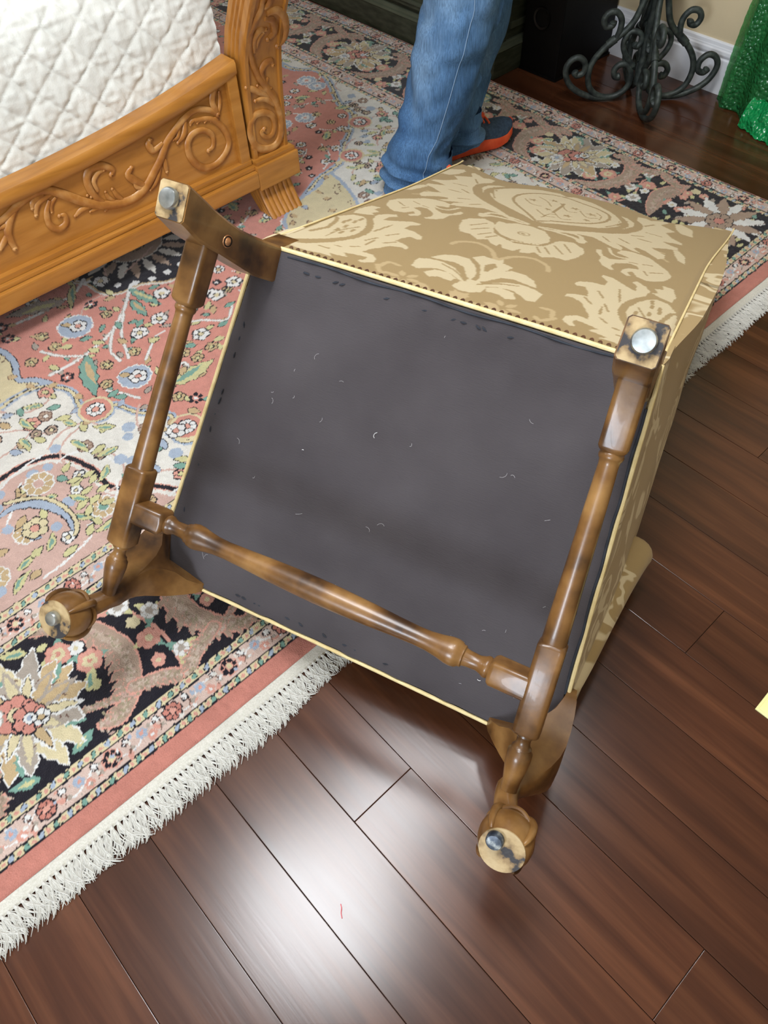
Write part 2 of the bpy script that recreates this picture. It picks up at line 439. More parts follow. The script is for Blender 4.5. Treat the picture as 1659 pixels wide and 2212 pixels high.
mat_noise('iron', [srgb(34, 39, 39), srgb(54, 62, 60), srgb(76, 84, 78)], scale=60, detail=4, rough=0.5, bump=0.35, bscale=160, metal=0.25)
mat_noise('denim', [srgb(50, 82, 120), srgb(78, 112, 150), srgb(112, 142, 172)], scale=7, detail=8, rough=0.9, bump=0.5, bscale=500, stretch=(1, 1, 0.5), spec=0.15)
add_streaks('denim', (420, 420, 26), 0.75)
mat_noise('denim_thread', [srgb(110, 140, 172), srgb(135, 160, 188)], rough=0.9)
mat_noise('shoe_orange', [srgb(206, 66, 26), srgb(226, 92, 48)], scale=30, rough=0.6)
mat_noise('shoe_mesh', [srgb(36, 54, 76), srgb(58, 80, 102)], scale=120, rough=0.8, bump=0.4, bscale=800)
mat_noise('skin', [srgb(198, 150, 122), srgb(212, 166, 138)], scale=10, rough=0.5)
mat_noise('shirt_cotton', [srgb(70, 74, 82), srgb(86, 90, 98)], scale=12, rough=0.9)
mat_noise('hair_brown', [srgb(52, 38, 28), srgb(74, 54, 40)], scale=40, rough=0.6, stretch=(1, 1, 0.2))
mat_noise('eye_white', [srgb(225, 222, 218), srgb(235, 232, 228)], rough=0.3)
mat_noise('card_yellow', [srgb(226, 222, 150), srgb(236, 232, 168)], scale=12, rough=0.7)
mat_noise('pink_thread', [srgb(214, 90, 100), srgb(230, 120, 125)], rough=0.8)
mat_noise('gilt_frame', [srgb(120, 96, 44), srgb(176, 146, 74)], scale=30, rough=0.5, metal=0.3)
mat_noise('lamp_trim', [srgb(240, 240, 238), srgb(246, 246, 244)], rough=0.5)

def glass_mat(name, col, rough, alpha, bumpscale=0, bstr=0.6, tint=None):
    m, nt, b = new_mat(name)
    out = nt.nodes['Material Output']; tr = nd(nt, 'ShaderNodeBsdfTransparent'); tr.inputs[0].default_value = tint or col
    b.inputs['Base Color'].default_value = col; b.inputs['Roughness'].default_value = rough; b.inputs['Specular IOR Level'].default_value = 0.8
    ms = nd(nt, 'ShaderNodeMixShader'); ms.inputs[0].default_value = alpha
    nt.links.new(tr.outputs[0], ms.inputs[1]); nt.links.new(b.outputs[0], ms.inputs[2]); nt.links.new(ms.outputs[0], out.inputs[0])
    if bumpscale:
        tc = nd(nt, 'ShaderNodeTexCoord'); vo = nd(nt, 'ShaderNodeTexVoronoi'); vo.inputs['Scale'].default_value = bumpscale
        nt.links.new(tc.outputs['Object'], vo.inputs['Vector'])
        bp = nd(nt, 'ShaderNodeBump'); bp.inputs['Strength'].default_value = bstr; bp.inputs['Distance'].default_value = 0.006; bp.invert = True
        nt.links.new(vo.outputs['Distance'], bp.inputs['Height']); nt.links.new(bp.outputs[0], b.inputs['Normal'])
    return m
glass_mat('window_glass', (0.95, 0.97, 1.0, 1), 0.02, 0.06)
glass_mat('green_wrap', srgb(44, 132, 74), 0.14, 0.55, 95, 0.9, srgb(140, 200, 140))
glass_mat('green_wrap_flap', srgb(24, 160, 88), 0.14, 0.80, 95, 0.9, srgb(140, 220, 160))
m, nt, b = new_mat('lamp_diffuser'); b.inputs['Base Color'].default_value = (1, 1, 1, 1)
b.inputs['Emission Color'].default_value = (1.0, 0.95, 0.88, 1); b.inputs['Emission Strength'].default_value = 6.0

# ------------------------------------------------------------------ room shell
X0, X1, Y0, Y1, RH = ROOM['x0'], ROOM['x1'], ROOM['y0'], ROOM['y1'], ROOM['h']
floor = struct(mk('floor', *box(X0, X1, Y0, Y1, -0.03, -0.006), 'floor_gap', smooth=False))
PW = 0.12305                                     # plank pitch
PX0 = 0.0443                                     # one seam
butts = {1: 0.292, 2: -0.176, 6: 0.105, 10: 0.259}  # row -> y of a butt joint seen in the photo (row 0 starts at PX0)
prow = [r for r in range(-22, 23) if PX0 + r * PW < X1 and PX0 + (r + 1) * PW > X0]
pr = random.Random(5); plank_cache = {}
for r in prow:
    xa = max(X0, PX0 + r * PW); xb = min(X1, PX0 + (r + 1) * PW)
    ys = [butts[r]] if r in butts else [Y0 + pr.uniform(0.3, 1.7)]
    if r not in butts and -8 < r < 15:      # rows whose joints the photo hides
        ys = [(0.95, 1.25, 0.80, 1.10, 1.38)[r % 5]]
    while ys[-1] < Y1: ys.append(ys[-1] + 1.83)
    while ys[0] > Y0: ys.insert(0, ys[0] - 1.83)
    ys = [max(Y0, min(Y1, y)) for y in ys]
    for ya, yb in zip(ys[:-1], ys[1:]):
        if yb - ya < 0.02: continue
        g = 0.0004
        me_v, me_f = box(-(xb - xa) / 2 + g, (xb - xa) / 2 - g, -(yb - ya) / 2 + g, (yb - ya) / 2 - g, -0.006, 0.0, 0.0008)
        o = mk('plank', me_v, me_f, 'plank_wood', floor, smooth=False)
        o.location = ((xa + xb) / 2, (ya + yb) / 2, pr.uniform(-0.0003, 0.0001))

struct(mk('ceiling', *box(X0, X1, Y0, Y1, RH, RH + 0.05), 'ceiling_paint', smooth=False))
struct(mk('wall_right', *box(X1, X1 + 0.1, Y0, Y1, -0.03, RH), 'wall_paint', smooth=False))
struct(mk('wall_back', *box(X0, X1, Y1, Y1 + 0.1, -0.03, RH), 'wall_paint', smooth=False))
struct(mk('wall_front', *box(X0, X1, Y0 - 0.1, Y0, -0.03, RH), 'wall_paint', smooth=False))
wy0, wy1, wz0, wz1 = WIN_Y - WIN_W / 2, WIN_Y + WIN_W / 2, WIN_Z - WIN_H / 2, WIN_Z + WIN_H / 2
struct(mk('wall_left', *join(box(X0 - 0.1, X0, Y0, wy0, -0.03, RH), box(X0 - 0.1, X0, wy1, Y1, -0.03, RH),
                             box(X0 - 0.1, X0, wy0, wy1, -0.03, wz0), box(X0 - 0.1, X0, wy0, wy1, wz1, RH)), 'wall_paint', smooth=False))
win = struct(bpy.data.objects.new('window_1', None)); COL.objects.link(win); win.location = (X0 - 0.05, WIN_Y, WIN_Z)
fw = 0.04
mk('window_frame', *join(box(-0.04, 0.06, -WIN_W / 2, -WIN_W / 2 + fw, -WIN_H / 2, WIN_H / 2), box(-0.04, 0.06, WIN_W / 2 - fw, WIN_W / 2, -WIN_H / 2, WIN_H / 2),
                         box(-0.04, 0.06, -WIN_W / 2 + fw, WIN_W / 2 - fw, -WIN_H / 2, -WIN_H / 2 + fw), box(-0.04, 0.06, -WIN_W / 2 + fw, WIN_W / 2 - fw, WIN_H / 2 - fw, WIN_H / 2)), 'white_trim', win, smooth=False)
mk('sash_bar', *box(-0.015, 0.015, -WIN_W / 2 + fw, WIN_W / 2 - fw, -0.015, 0.015, 0.003), 'white_trim', win, smooth=False)
for s in (-1, 1):
    mk('pane', *box(-0.003, 0.003, -WIN_W / 2 + fw, WIN_W / 2 - fw, min(0.015 * s, s * (WIN_H / 2 - fw)), max(0.015 * s, s * (WIN_H / 2 - fw))), 'window_glass', win, smooth=False)

# baseboard along the wall behind the stand: profile extruded along y
bprof = [(0, 0), (-0.016, 0), (-0.016, 0.098), (-0.0155, 0.101), (-0.012, 0.104), (-0.012, 0.107), (-0.014, 0.110), (-0.0155, 0.115), (-0.0145, 0.124),
         (-0.011, 0.128), (-0.0105, 0.131), (-0.009, 0.134), (-0.008, 0.143), (-0.006, 0.146), (0, 0.147)]
struct(mk('baseboard_right', *loft([[(X1 + a, y, z) for a, z in bprof] for y in (Y0, Y1)]), 'white_trim', smooth=False))
for i, (lx, ly, lp, ls, ll) in enumerate(CEIL_LIGHTS):
    t = thing('ceiling_light', ll, 'ceiling light', (lx, ly, RH))
    mk('trim', *lathe([(ls / 2 + 0.004, -0.001), (ls / 2 + 0.035, -0.001), (ls / 2 + 0.03, -0.012), (ls / 2 + 0.004, -0.014)], 40), 'lamp_trim', t)
    mk('diffuser', *lathe([(ls / 2 + 0.003, -0.001), (ls / 2 + 0.003, -0.012)], 40), 'lamp_diffuser', t, smooth=False)

# ------------------------------------------------------------------ the tipped wing chair (own axes: u across, v back to front, w seat-up)
_u = np.array([0.342, -0.94, -0.01]); _u /= np.linalg.norm(_u)
_v = np.array([-0.605, -0.212, -0.768]); _v -= _u * (_u @ _v); _v /= np.linalg.norm(_v)
_w = np.cross(_u, _v)
CH_O = np.array([0.67050, 0.61850, 0.54100])
CHB = np.array([_u, _v, _w])
chair = thing('wing_chair', 'gold damask wing chair tipped over, showing its dark dust cover and wooden legs', 'chair',
              CH_O, [[_u[i], _v[i], _w[i]] for i in range(3)])

BW, FW_, BD = 0.318, 0.375, 0.591
def uside(v): return BW + (FW_ - BW) * v / BD
BK = 0.365                                     # rake of the back: v = -BK*w
def back_pix(px, py):
    n = CHB[1] + BK * CHB[2]; d = ray(px, py); o = np.array([0, 0, CAM_H]); t = (-(n @ (o - CH_O))) / (n @ d)
    c = CHB @ (o + t * d - CH_O); return np.array([c[0], c[2]])

# --- dust cover
nu, nv = 90, 72
S, T = np.meshgrid(np.linspace(-1, 1, nu), np.linspace(0, 1, nv))
Vv = 0.004 + T * (BD - 0.010)
Uu = S * (uside(Vv) - 0.006)
edge = np.minimum(np.minimum(T, 1 - T) * BD, (1 - np.abs(S)) * 0.34)
Wc = -0.0015 + 0.004 * smoothstep(0.0, 0.09, edge) + 0.0016 * vnoise(Uu * 14, Vv * 14, 3) * smoothstep(0.01, 0.05, edge)
Wc += 0.0022 * vnoise(Uu * 46, Vv * 46, 9) * (1 - smoothstep(0.012, 0.05, edge))
grid_mesh('dust_cover', Uu, Vv, Wc, 'dust_cloth', chair, flip=True)
# turned-under hem strip that stands out darker on one side and along the back
hem = tube(smooth_path([(uside(v) - 0.0055 - 0.001 * math.sin(v * 60), v, -0.0022) for v in np.linspace(0.06, 0.49, 14)], 3), 0.0022, 6)
hem2 = tube(smooth_path([(u, 0.008 + 0.0015 * math.sin(u * 40), -0.0022) for u in np.linspace(-0.26, 0.255, 14)], 3), 0.0016, 6)
mk('cover_hem', *join(hem, hem2), 'dark_trim', chair)
# little puckers left by the tacks of the cover
pk = []
for k in range(46):
    side = k % 4; q = random.uniform(0.12, 0.88)
    if side == 0: p = (-BW + 2 * BW * q, 0.024, 0)
    elif side == 1: p = (uside(BD * q) - 0.022, BD * q, 0)
    elif side == 2: p = (-uside(BD * q) + 0.022, BD * q, 0)
    else: p = (-FW_ * 0.7 + 2 * FW_ * 0.6 * q, BD - 0.02, 0)
    a = random.uniform(-0.5, 0.5); L = 0.005
    if side in (1, 2): a += math.pi / 2
    pk.append(tube([(p[0] - L * math.cos(a), p[1] - L * math.sin(a), -0.0008), (p[0], p[1], -0.0018), (p[0] + L * math.cos(a), p[1] + L * math.sin(a), -0.0008)], [0.0006, 0.0016, 0.0006], 5))
o = mk('tack_pucker', *join(*pk), 'dark_trim', chair); o['kind'] = 'stuff'
ln = []
for k in range(34):
    p = np.array([random.uniform(-0.29, 0.3), random.uniform(0.04, 0.55)]); a = random.uniform(0, 6.28); b = random.uniform(-1.5, 1.5); L = random.uniform(0.003, 0.013)
    pts = [(p[0] + L * t * math.cos(a + b * t), p[1] + L * t * math.sin(a + b * t), 0.0 + 0.0005) for t in np.linspace(0, 1, 5)]
    pts = [(x, y, -0.0012 + 0.004 * float(smoothstep(0, 0.09, min(y, BD - y, (uside(y) - abs(x))))) - 0.0020) for x, y, _ in pts]
    ln.append(tube(pts, 0.00014 if k > 3 else 0.0005, 4))
o = mk('lint_fibres', *join(*ln), 'lint', chair); o['kind'] = 'stuff'

# --- cream welt round the bottom edge
wl = [(-BW, 0.001, 0), (-0.16, -0.001, 0.0005), (0, -0.001, 0), (0.16, -0.001, 0.0005), (BW, 0.001, 0)]
welt_path = smooth_path(wl, 6) + smooth_path([(BW, 0.001, 0), (uside(0.3) - 0.001, 0.3, 0.001), (FW_, BD, 0)], 8)[1:] + \
    smooth_path([(FW_, BD, 0), (0, BD - 0.001, 0.001), (-FW_, BD, 0)], 8)[1:] + smooth_path([(-FW_, BD, 0), (-uside(0.3) + 0.001, 0.3, 0.001), (-BW, 0.001, 0)], 8)[1:]
mk('bottom_welt', *tube(welt_path, 0.0034, 8), 'cream_welt', chair)

# --- upholstered seat body under the welt
def seat_ring(w, grow):
    return [(-BW - grow, -BK * w, w), (BW + grow, -BK * w, w), (FW_ + grow, BD + grow, w), (-FW_ - grow, BD + grow, w)]
mk('seat_rail', *loft([[(x, y, 0.001) for x, y, _ in seat_ring(0, 0)], [(x, y, w) for x, y, w in seat_ring(0.03, 0.004)], seat_ring(0.085, 0.004), seat_ring(0.115, -0.004), seat_ring(0.122, -0.03), seat_ring(0.020, -0.03)], cap=False), 'damask', chair)

# --- outside back with the woven damask
def back_top(u):
    a = np.abs(u) / 0.318
    return 0.872 + 0.014 * a ** 6 - 0.052 * np.exp(-((a - 0.58) / 0.22) ** 2) - 0.006 * (1 - a)
cv = Canvas(-0.36, -0.02, 0.36, 0.96, 0.0012, DAM_G)
c1 = lambda P: [back_pix(580 + 0.3255 * x, 340 + 0.3255 * y) for x, y in P]
c2 = lambda P: [back_pix(1000 + 0.3496 * x, 380 + 0.3496 * y) for x, y in P]
def both(f, P, col, *a):
    Q = [np.array(q) for q in P]; f(Q, *a, col) if f == cv.stroke else f(Q, col)
    R = [np.array([2 * (0.013 - 0.06 * q[1]) - q[0], q[1]]) for q in Q]; f(R, *a, col) if f == cv.stroke else f(R, col)
def fr(P, n=3): return smooth_path([np.array([q[0], q[1], 0]) for q in P], n)
def B2(P, col): both(cv.poly, [np.array(q)[:2] for q in P], col)
def S2(P, w, col): both(cv.stroke, [q[:2] for q in fr(P)], col, w)
L_, G_, M_ = DAM_L, DAM_G, DAM_M
# lower acanthus and bud
B2(c1([(100, 560), (250, 575), (420, 570), (560, 550), (650, 515), (690, 460), (690, 415), (720, 390), (780, 385), (850, 390), (855, 405), (800, 405), (760, 425), (800, 430), (870, 435), (950, 440), (1005, 455), (1000, 465), (930, 465), (900, 485), (960, 505), (1015, 540), (1010, 560), (980, 560), (940, 540), (880, 550), (840, 565), (900, 590), (925, 610), (910, 625), (880, 610), (800, 600), (740, 610), (660, 620), (620, 635), (690, 655), (715, 685), (690, 705), (620, 705), (585, 690), (640, 685), (650, 670), (560, 650), (500, 640), (520, 670), (460, 655), (400, 640), (420, 665), (340, 640), (260, 625), (180, 600)]), L_)
for a, b in [((700, 560), (640, 590)), ((760, 480), (820, 460)), ((700, 500), (760, 480)), ((600, 600), (540, 600)), ((780, 530), (860, 520)), ((640, 560), (720, 545)), ((330, 590), (400, 610)), ((480, 600), (440, 590)), ((840, 575), (760, 580))]:
    S2(c1([a, b]), 0.004, G_)
B2(c1([(40, 535), (200, 495), (330, 440), (440, 395), (560, 385), (630, 400), (660, 435), (650, 480), (610, 515), (520, 535), (400, 545), (250, 545), (120, 540)]), L_)
S2(c1([(120, 543), (300, 553), (450, 552), (570, 535), (640, 505), (672, 460), (668, 415)]), [0.004, 0.012, 0.014, 0.012], G_)
S2(c1([(280, 490), (380, 470), (430, 440), (455, 410), (440, 395)]), 0.008, G_)
S2(c1([(380, 525), (470, 490), (600, 470)]), 0.004, G_)
for p in [(440, 490), (500, 470), (470, 510), (545, 500), (520, 430), (560, 440), (600, 425), (490, 440)]: S2(c1([p, (p[0] + 22, p[1] - 12)]), 0.006, G_)
B2(c1([(560, 372), (600, 345), (680, 325), (745, 340), (700, 350), (735, 370), (680, 375), (700, 390), (640, 385)]), L_)
# feather
B2(c1([(780, 320), (800, 290), (860, 280), (940, 280), (1040, 280), (1100, 290), (1160, 305), (1205, 325), (1190, 345), (1130, 335), (1090, 330), (1110, 360), (1150, 385), (1210, 390), (1270, 375), (1290, 385), (1270, 395), (1200, 400), (1160, 420), (1110, 425), (1040, 420), (1030, 412), (1080, 405), (1090, 385), (1050, 350), (1000, 340), (960, 345), (1000, 365), (1010, 385), (990, 400), (930, 398), (925, 388), (970, 385), (960, 370), (900, 375), (830, 365), (800, 345)]), L_)
S2(c1([(1080, 305), (1105, 340), (1180, 362), (1262, 350)]), 0.006, L_)
for a, b in [((860, 300), (900, 330)), ((960, 300), (1000, 320)), ((1020, 330), (1060, 345)), ((880, 345), (930, 340))]: S2(c1([a, b]), 0.0035, G_)
# small sprigs near the edge
B2(c1([(1130, 105), (1200, 80), (1300, 85), (1310, 100), (1260, 115), (1200, 120)]), L_)
B2(c1([(890, 215), (960, 190), (1030, 185), (1060, 195), (1000, 210), (940, 220)]), L_)
S2(c1([(960, 248), (1030, 250), (1075, 238), (1050, 228)]), 0.006, M_)
# upper big leaf, traced on its clearer half
B2(c2([(470, 345), (600, 355), (760, 360), (900, 370), (1010, 370), (1080, 350), (1100, 310), (1070, 280), (1080, 262), (1130, 270), (1160, 285), (1210, 285), (1260, 290), (1270, 300), (1220, 310), (1260, 330), (1310, 355), (1250, 360), (1290, 395), (1350, 425), (1355, 437), (1300, 425), (1230, 415), (1270, 435), (1325, 455), (1325, 470), (1260, 460), (1160, 455), (1200, 475), (1245, 500), (1240, 520), (1200, 525), (1170, 505), (1120, 475), (1070, 455), (1050, 460), (1090, 490), (1040, 475), (980, 445), (940, 430), (980, 455), (975, 475), (920, 455), (850, 420), (800, 395), (700, 375), (560, 362)]), L_)
for a, b in [((1080, 400), (1160, 420)), ((1130, 360), (1220, 385)), ((1120, 320), (1180, 310)), ((960, 400), (1020, 430)), ((860, 390), (900, 420)), ((1040, 380), (1110, 385))]: S2(c2([a, b]), 0.0045, G_)
S2(c2([(470, 322), (600, 328), (760, 342), (900, 357), (1020, 354), (1075, 337), (1087, 312), (1062, 287)]), [0.006, 0.014, 0.016, 0.014], G_)
B2(c2([(455, 300), (600, 315), (760, 330), (880, 340), (990, 340), (1050, 325), (1055, 300), (1010, 270), (940, 248), (905, 240), (905, 265), (870, 298), (780, 312), (680, 307), (560, 296)]), L_)
S2(c2([(880, 328), (940, 315), (1010, 290)]), 0.004, G_)
for p in [(910, 312), (940, 300), (970, 285), (950, 318), (985, 308)]: S2(c2([p, (p[0] + 24, p[1] - 6)]), 0.005, G_)
def one(P, col): cv.poly([np.array(q)[:2] for q in P], col)
def line(P, w, col): cv.stroke([q[:2] for q in fr(P)], w, col)
B2(c2([(440, 300), (380, 262), (300, 215), (215, 150), (190, 115), (220, 92), (330, 85), (480, 95), (600, 118), (640, 140), (400, 118), (330, 132), (308, 158), (330, 190), (400, 250)]), L_)
S2(c2([(420, 310), (380, 280), (300, 240), (200, 180), (150, 130), (150, 100), (200, 85), (320, 78)]), [0.006, 0.013, 0.015, 0.013], G_)
MED = [(440, 290), (400, 250), (330, 190), (308, 158), (330, 132), (400, 118), (520, 122), (640, 145), (740, 182), (830, 215), (900, 255), (885, 292), (790, 308), (660, 304), (540, 294)]
one([q[:2] for q in fr(c2(MED + [MED[0]]), 4)], L_)
line(c2(MED), 0.007, G_)
for p, r in [((430, 160), .013), ((560, 165), .011), ((690, 215), .012), ((790, 252), .013), ((520, 220), .010), ((640, 262), .011), ((760, 288), .009)]:
    q = c2([p])[0]
    for k in range(5):
        a_ = k * 1.257 + p[0]; cv.leaf(q, a_, r, 0.0026, G_)
for P in [[(380, 150), (420, 185), (480, 200)], [(470, 140), (520, 170), (540, 200)], [(600, 180), (640, 230), (700, 240)], [(720, 230), (760, 270), (830, 275)], [(560, 240), (600, 280), (660, 285)], [(450, 220), (500, 260), (560, 270)], [(480, 270), (530, 250), (570, 255)], [(820, 240), (850, 262), (840, 285)]]:
    line(c2(P), 0.0032, G_)
line(c2([(550, 240), (625, 185)]), 0.006, G_)
# curls and the round blossom at the foot of the big palmette
S2(c2([(745, 420), (720, 428), (690, 402), (600, 372), (470, 335)]), [0.012, 0.010, 0.008], L_)
cv.clip = None
def one(P, col): cv.poly([np.array(q)[:2] for q in P], col)
B2(c2([(530, 430), (600, 420), (680, 430), (740, 470), (745, 495), (690, 525), (630, 540), (560, 520), (480, 520), (440, 490), (400, 495), (340, 490), (350, 470), (300, 480), (250, 465), (240, 440), (300, 430), (400, 445), (470, 450)]), L_)
for a, b in [((560, 450), (610, 500)), ((620, 440), (660, 490)), ((500, 460), (530, 500)), ((450, 455), (470, 490))]: S2(c2([a, b]), 0.004, G_)
S2(c2([(200, 345), (230, 380), (300, 415), (400, 437), (480, 445), (540, 425)]), 0.010, G_)
one(c2([(195, 345), (190, 320), (215, 295), (270, 310), (330, 310), (420, 330), (500, 360), (535, 400), (525, 430), (470, 440), (390, 430), (300, 410), (230, 380)]), L_)
cv.disc(c2([(370, 375)])[0], 0.012, G_); cv.disc(c2([(370, 375)])[0], 0.009, L_); cv.disc(c2([(365, 375)])[0], 0.004, G_)
S2(c2([(130, 250), (180, 243), (280, 268), (400, 312)]), [0.010, 0.009, 0.006], L_)
for k in range(7):
    q = c2([(300 + 26 * k, 418 + 4 * k)])[0]; cv.disc(q, 0.0035, L_)
# lower small palmette
B2(c1([(940, 725), (990, 680), (1060, 685), (1150, 705), (1230, 745), (1280, 800), (1300, 840), (1270, 830), (1200, 780), (1120, 750), (1050, 745), (980, 745)]), L_)
B2(c1([(1070, 675), (1150, 660), (1250, 665), (1330, 690), (1370, 740), (1375, 790), (1340, 830), (1310, 800), (1290, 740), (1230, 710), (1150, 695)]), L_)
B2(c1([(1025, 770), (1100, 755), (1190, 775), (1240, 815), (1200, 830), (1120, 800), (1060, 800)]), L_)
one(c1([(1210, 860), (1260, 835), (1330, 820), (1400, 840), (1440, 880), (1400, 905), (1330, 905), (1260, 890)]), L_)
one(c1([(1350, 680), (1420, 670), (1480, 690), (1560, 690), (1550, 720), (1620, 750), (1560, 775), (1480, 790), (1420, 820), (1390, 840), (1400, 780), (1400, 730)]), L_)
one(c1([(1430, 730), (1500, 720), (1510, 745), (1450, 775), (1425, 770)]), G_)
S2(c1([(1150, 720), (1240, 770), (1300, 830)]), 0.004, G_)
S2(c1([(1210, 590), (1260, 575), (1380, 585), (1470, 630), (1500, 690)]), 0.009, M_)
B2(c1([(1195, 890), (1240, 900), (1330, 915), (1290, 935), (1240, 950), (1200, 960)]), M_)
S2(c1([(720, 720), (740, 765), (790, 770)]), 0.008, M_); S2(c1([(740, 725), (800, 705), (860, 725)]), 0.008, M_)
for k in range(6):
    a = k * math.pi / 3; p = c1([(890, 805)])[0]
    for s in (1, -1): cv.leaf((s * p[0] + 0.006 * math.cos(a), p[1] + 0.006 * math.sin(a)), a, 0.024, 0.006, M_)
S2(c1([(960, 860), (1020, 850), (1060, 890), (1110, 900)]), 0.010, M_)
mk_u = np.linspace(-1, 1, 300); ms = np.linspace(0, 1, 420)
SU, ST = np.meshgrid(mk_u, ms)
half = 0.3135 + 0.018 * smoothstep(0.55, 1.0, ST)
UB = SU * half; TOP = back_top(UB)
WB = ST * TOP
bul = 0.012 * (1 - SU ** 2) * np.sin(np.pi * np.clip(ST, 0, 1)) ** 0.7
roll = 0.045 * smoothstep(0.945, 1.0, ST) ** 2
VB = -BK * WB - bul * 0.35 + roll - 0.001 + 0.004 * smoothstep(0.965, 1, np.abs(SU))
WB2 = WB - 0.010 * smoothstep(0.96, 1.0, ST)
grid_mesh('outside_back', UB, VB, WB2, 'damask_drawn', chair, colors=cv.sample(UB, WB), flip=False)
mk('back_core', *loft([[(-0.31, 0.004, 0.005), (0.31, 0.004, 0.005), (0.31, 0.11, 0.005), (-0.31, 0.11, 0.005)],
                       [(-0.31, -BK * 0.45 + 0.006, 0.45), (0.31, -BK * 0.45 + 0.006, 0.45), (0.31, -BK * 0.45 + 0.12, 0.45), (-0.31, -BK * 0.45 + 0.12, 0.45)],
                       [(-0.32, -BK * 0.8 + 0.008, 0.80), (0.32, -BK * 0.8 + 0.008, 0.80), (0.32, -BK * 0.8 + 0.11, 0.80), (-0.32, -BK * 0.8 + 0.11, 0.80)]]), 'damask', chair)
ut = np.linspace(-0.325, 0.325, 40)
mk('crest_roll', *tube([(u, -BK * back_top(u) + 0.062, back_top(u) - 0.034) for u in ut], 0.036, 12), 'damask', chair)
for s in (-1, 1):
    mk('back_welt', *tube([(s * (0.3135 + 0.018 * float(smoothstep(0.55, 1.0, t))), -BK * t * float(back_top(0.318)) + 0.001, t * float(back_top(0.318)) - 0.008 * float(smoothstep(0.96, 1, t))) for t in np.linspace(0, 1, 40)], 0.0019, 8), 'cream_welt', chair)
# dark scalloped stitches along the lower back edge
st = []
for k in range(44):
    u = -0.262 + k * 0.0120
    st.append(tube([(u - 0.0030, -0.0050, 0.0040), (u - 0.0018, -0.0062, 0.0060), (u, -0.0068, 0.0068), (u + 0.0018, -0.0062, 0.0060), (u + 0.0030, -0.0050, 0.0040)], [0.0006, 0.0013, 0.0016, 0.0013, 0.0006], 5))
o = mk('edge_stitches', *join(*st), 'stitch_thread', chair); o['kind'] = 'stuff'

# --- arms, wings and conical arm scrolls
def vfront(w):
    return float(np.interp(w, [0, 0.10, 0.125, 0.35, 0.40, 0.455, 0.50, 0.58, 0.66, 0.74, 0.81, 0.85, 0.872], [0.585, 0.585, 0.560, 0.368, 0.305, 0.19, 0.120, 0.108, 0.088, 0.030, -0.08, -0.17, -0.26]))
def uouter(v, w, s=1):
    if s < 0: return BW - 0.006 * float(smoothstep(0.02, 0.12, w)) + (FW_ - BW) * max(v, 0) / BD * (1 - 0.5 * float(smoothstep(0.1, 0.5, w)))
    fl = 0.022 * float(smoothstep(0.0, 0.26, w)) + 0.013 * float(smoothstep(0.12, 0.62, w))
    return uside(max(v, -0.05)) * 0 + BW + (FW_ - BW) * max(v, 0) / BD + fl - 0.05 * max(0.0, -v - 0.07) * 2.0 * float(smoothstep(0.3, 0.8, w))
def side_piece(ws, s):
    rings = []
    for w in ws:
        vb = -BK * w + 0.003; vf = vfront(w); m = 16; th = 0.05 if w < 0.43 else 0.038
        r = [(uouter(v, w, s), v, w) for v in np.linspace(vb, vf, m)]
        ue = uouter(vf, w, s)
        r += [(ue - th * 0.5 + th * 0.5 * math.cos(a), vf + 0.014 * math.sin(a), w) for a in np.linspace(0.3, math.pi - 0.3, 5)]
        r += [(uouter(v, w, s) - th, v, w) for v in np.linspace(vf, vb, m)]
        rings.append([(s * a, b, c) for a, b, c in r])
    return loft(rings)
for s in (-1, 1):
    mk('outside_arm', *side_piece(np.linspace(0.004, 0.43, 22), s), 'damask', chair)
    mk('wing', *side_piece(np.linspace(0.415, 0.872, 26), s), 'damask', chair)
    dq = 0.0 if s > 0 else -0.012
    ax = smooth_path([(0.366, 0.540, 0.05), (0.371, 0.495, 0.11), (0.374, 0.428, 0.20), (0.376, 0.372, 0.275), (0.377, 0.335, 0.325), (0.377, 0.320, 0.345)], 5)
    rr = np.interp(np.linspace(0, 1, len(ax)), [0, 0.2, 0.55, 0.85, 0.94, 0.98, 1], [0.008, 0.014, 0.027, 0.040, 0.035, 0.023, 0.006])
    mk('arm_scroll', *tube([(s * (a + dq), b, c) for a, b, c in ax], list(rr), 20), 'damask', chair)

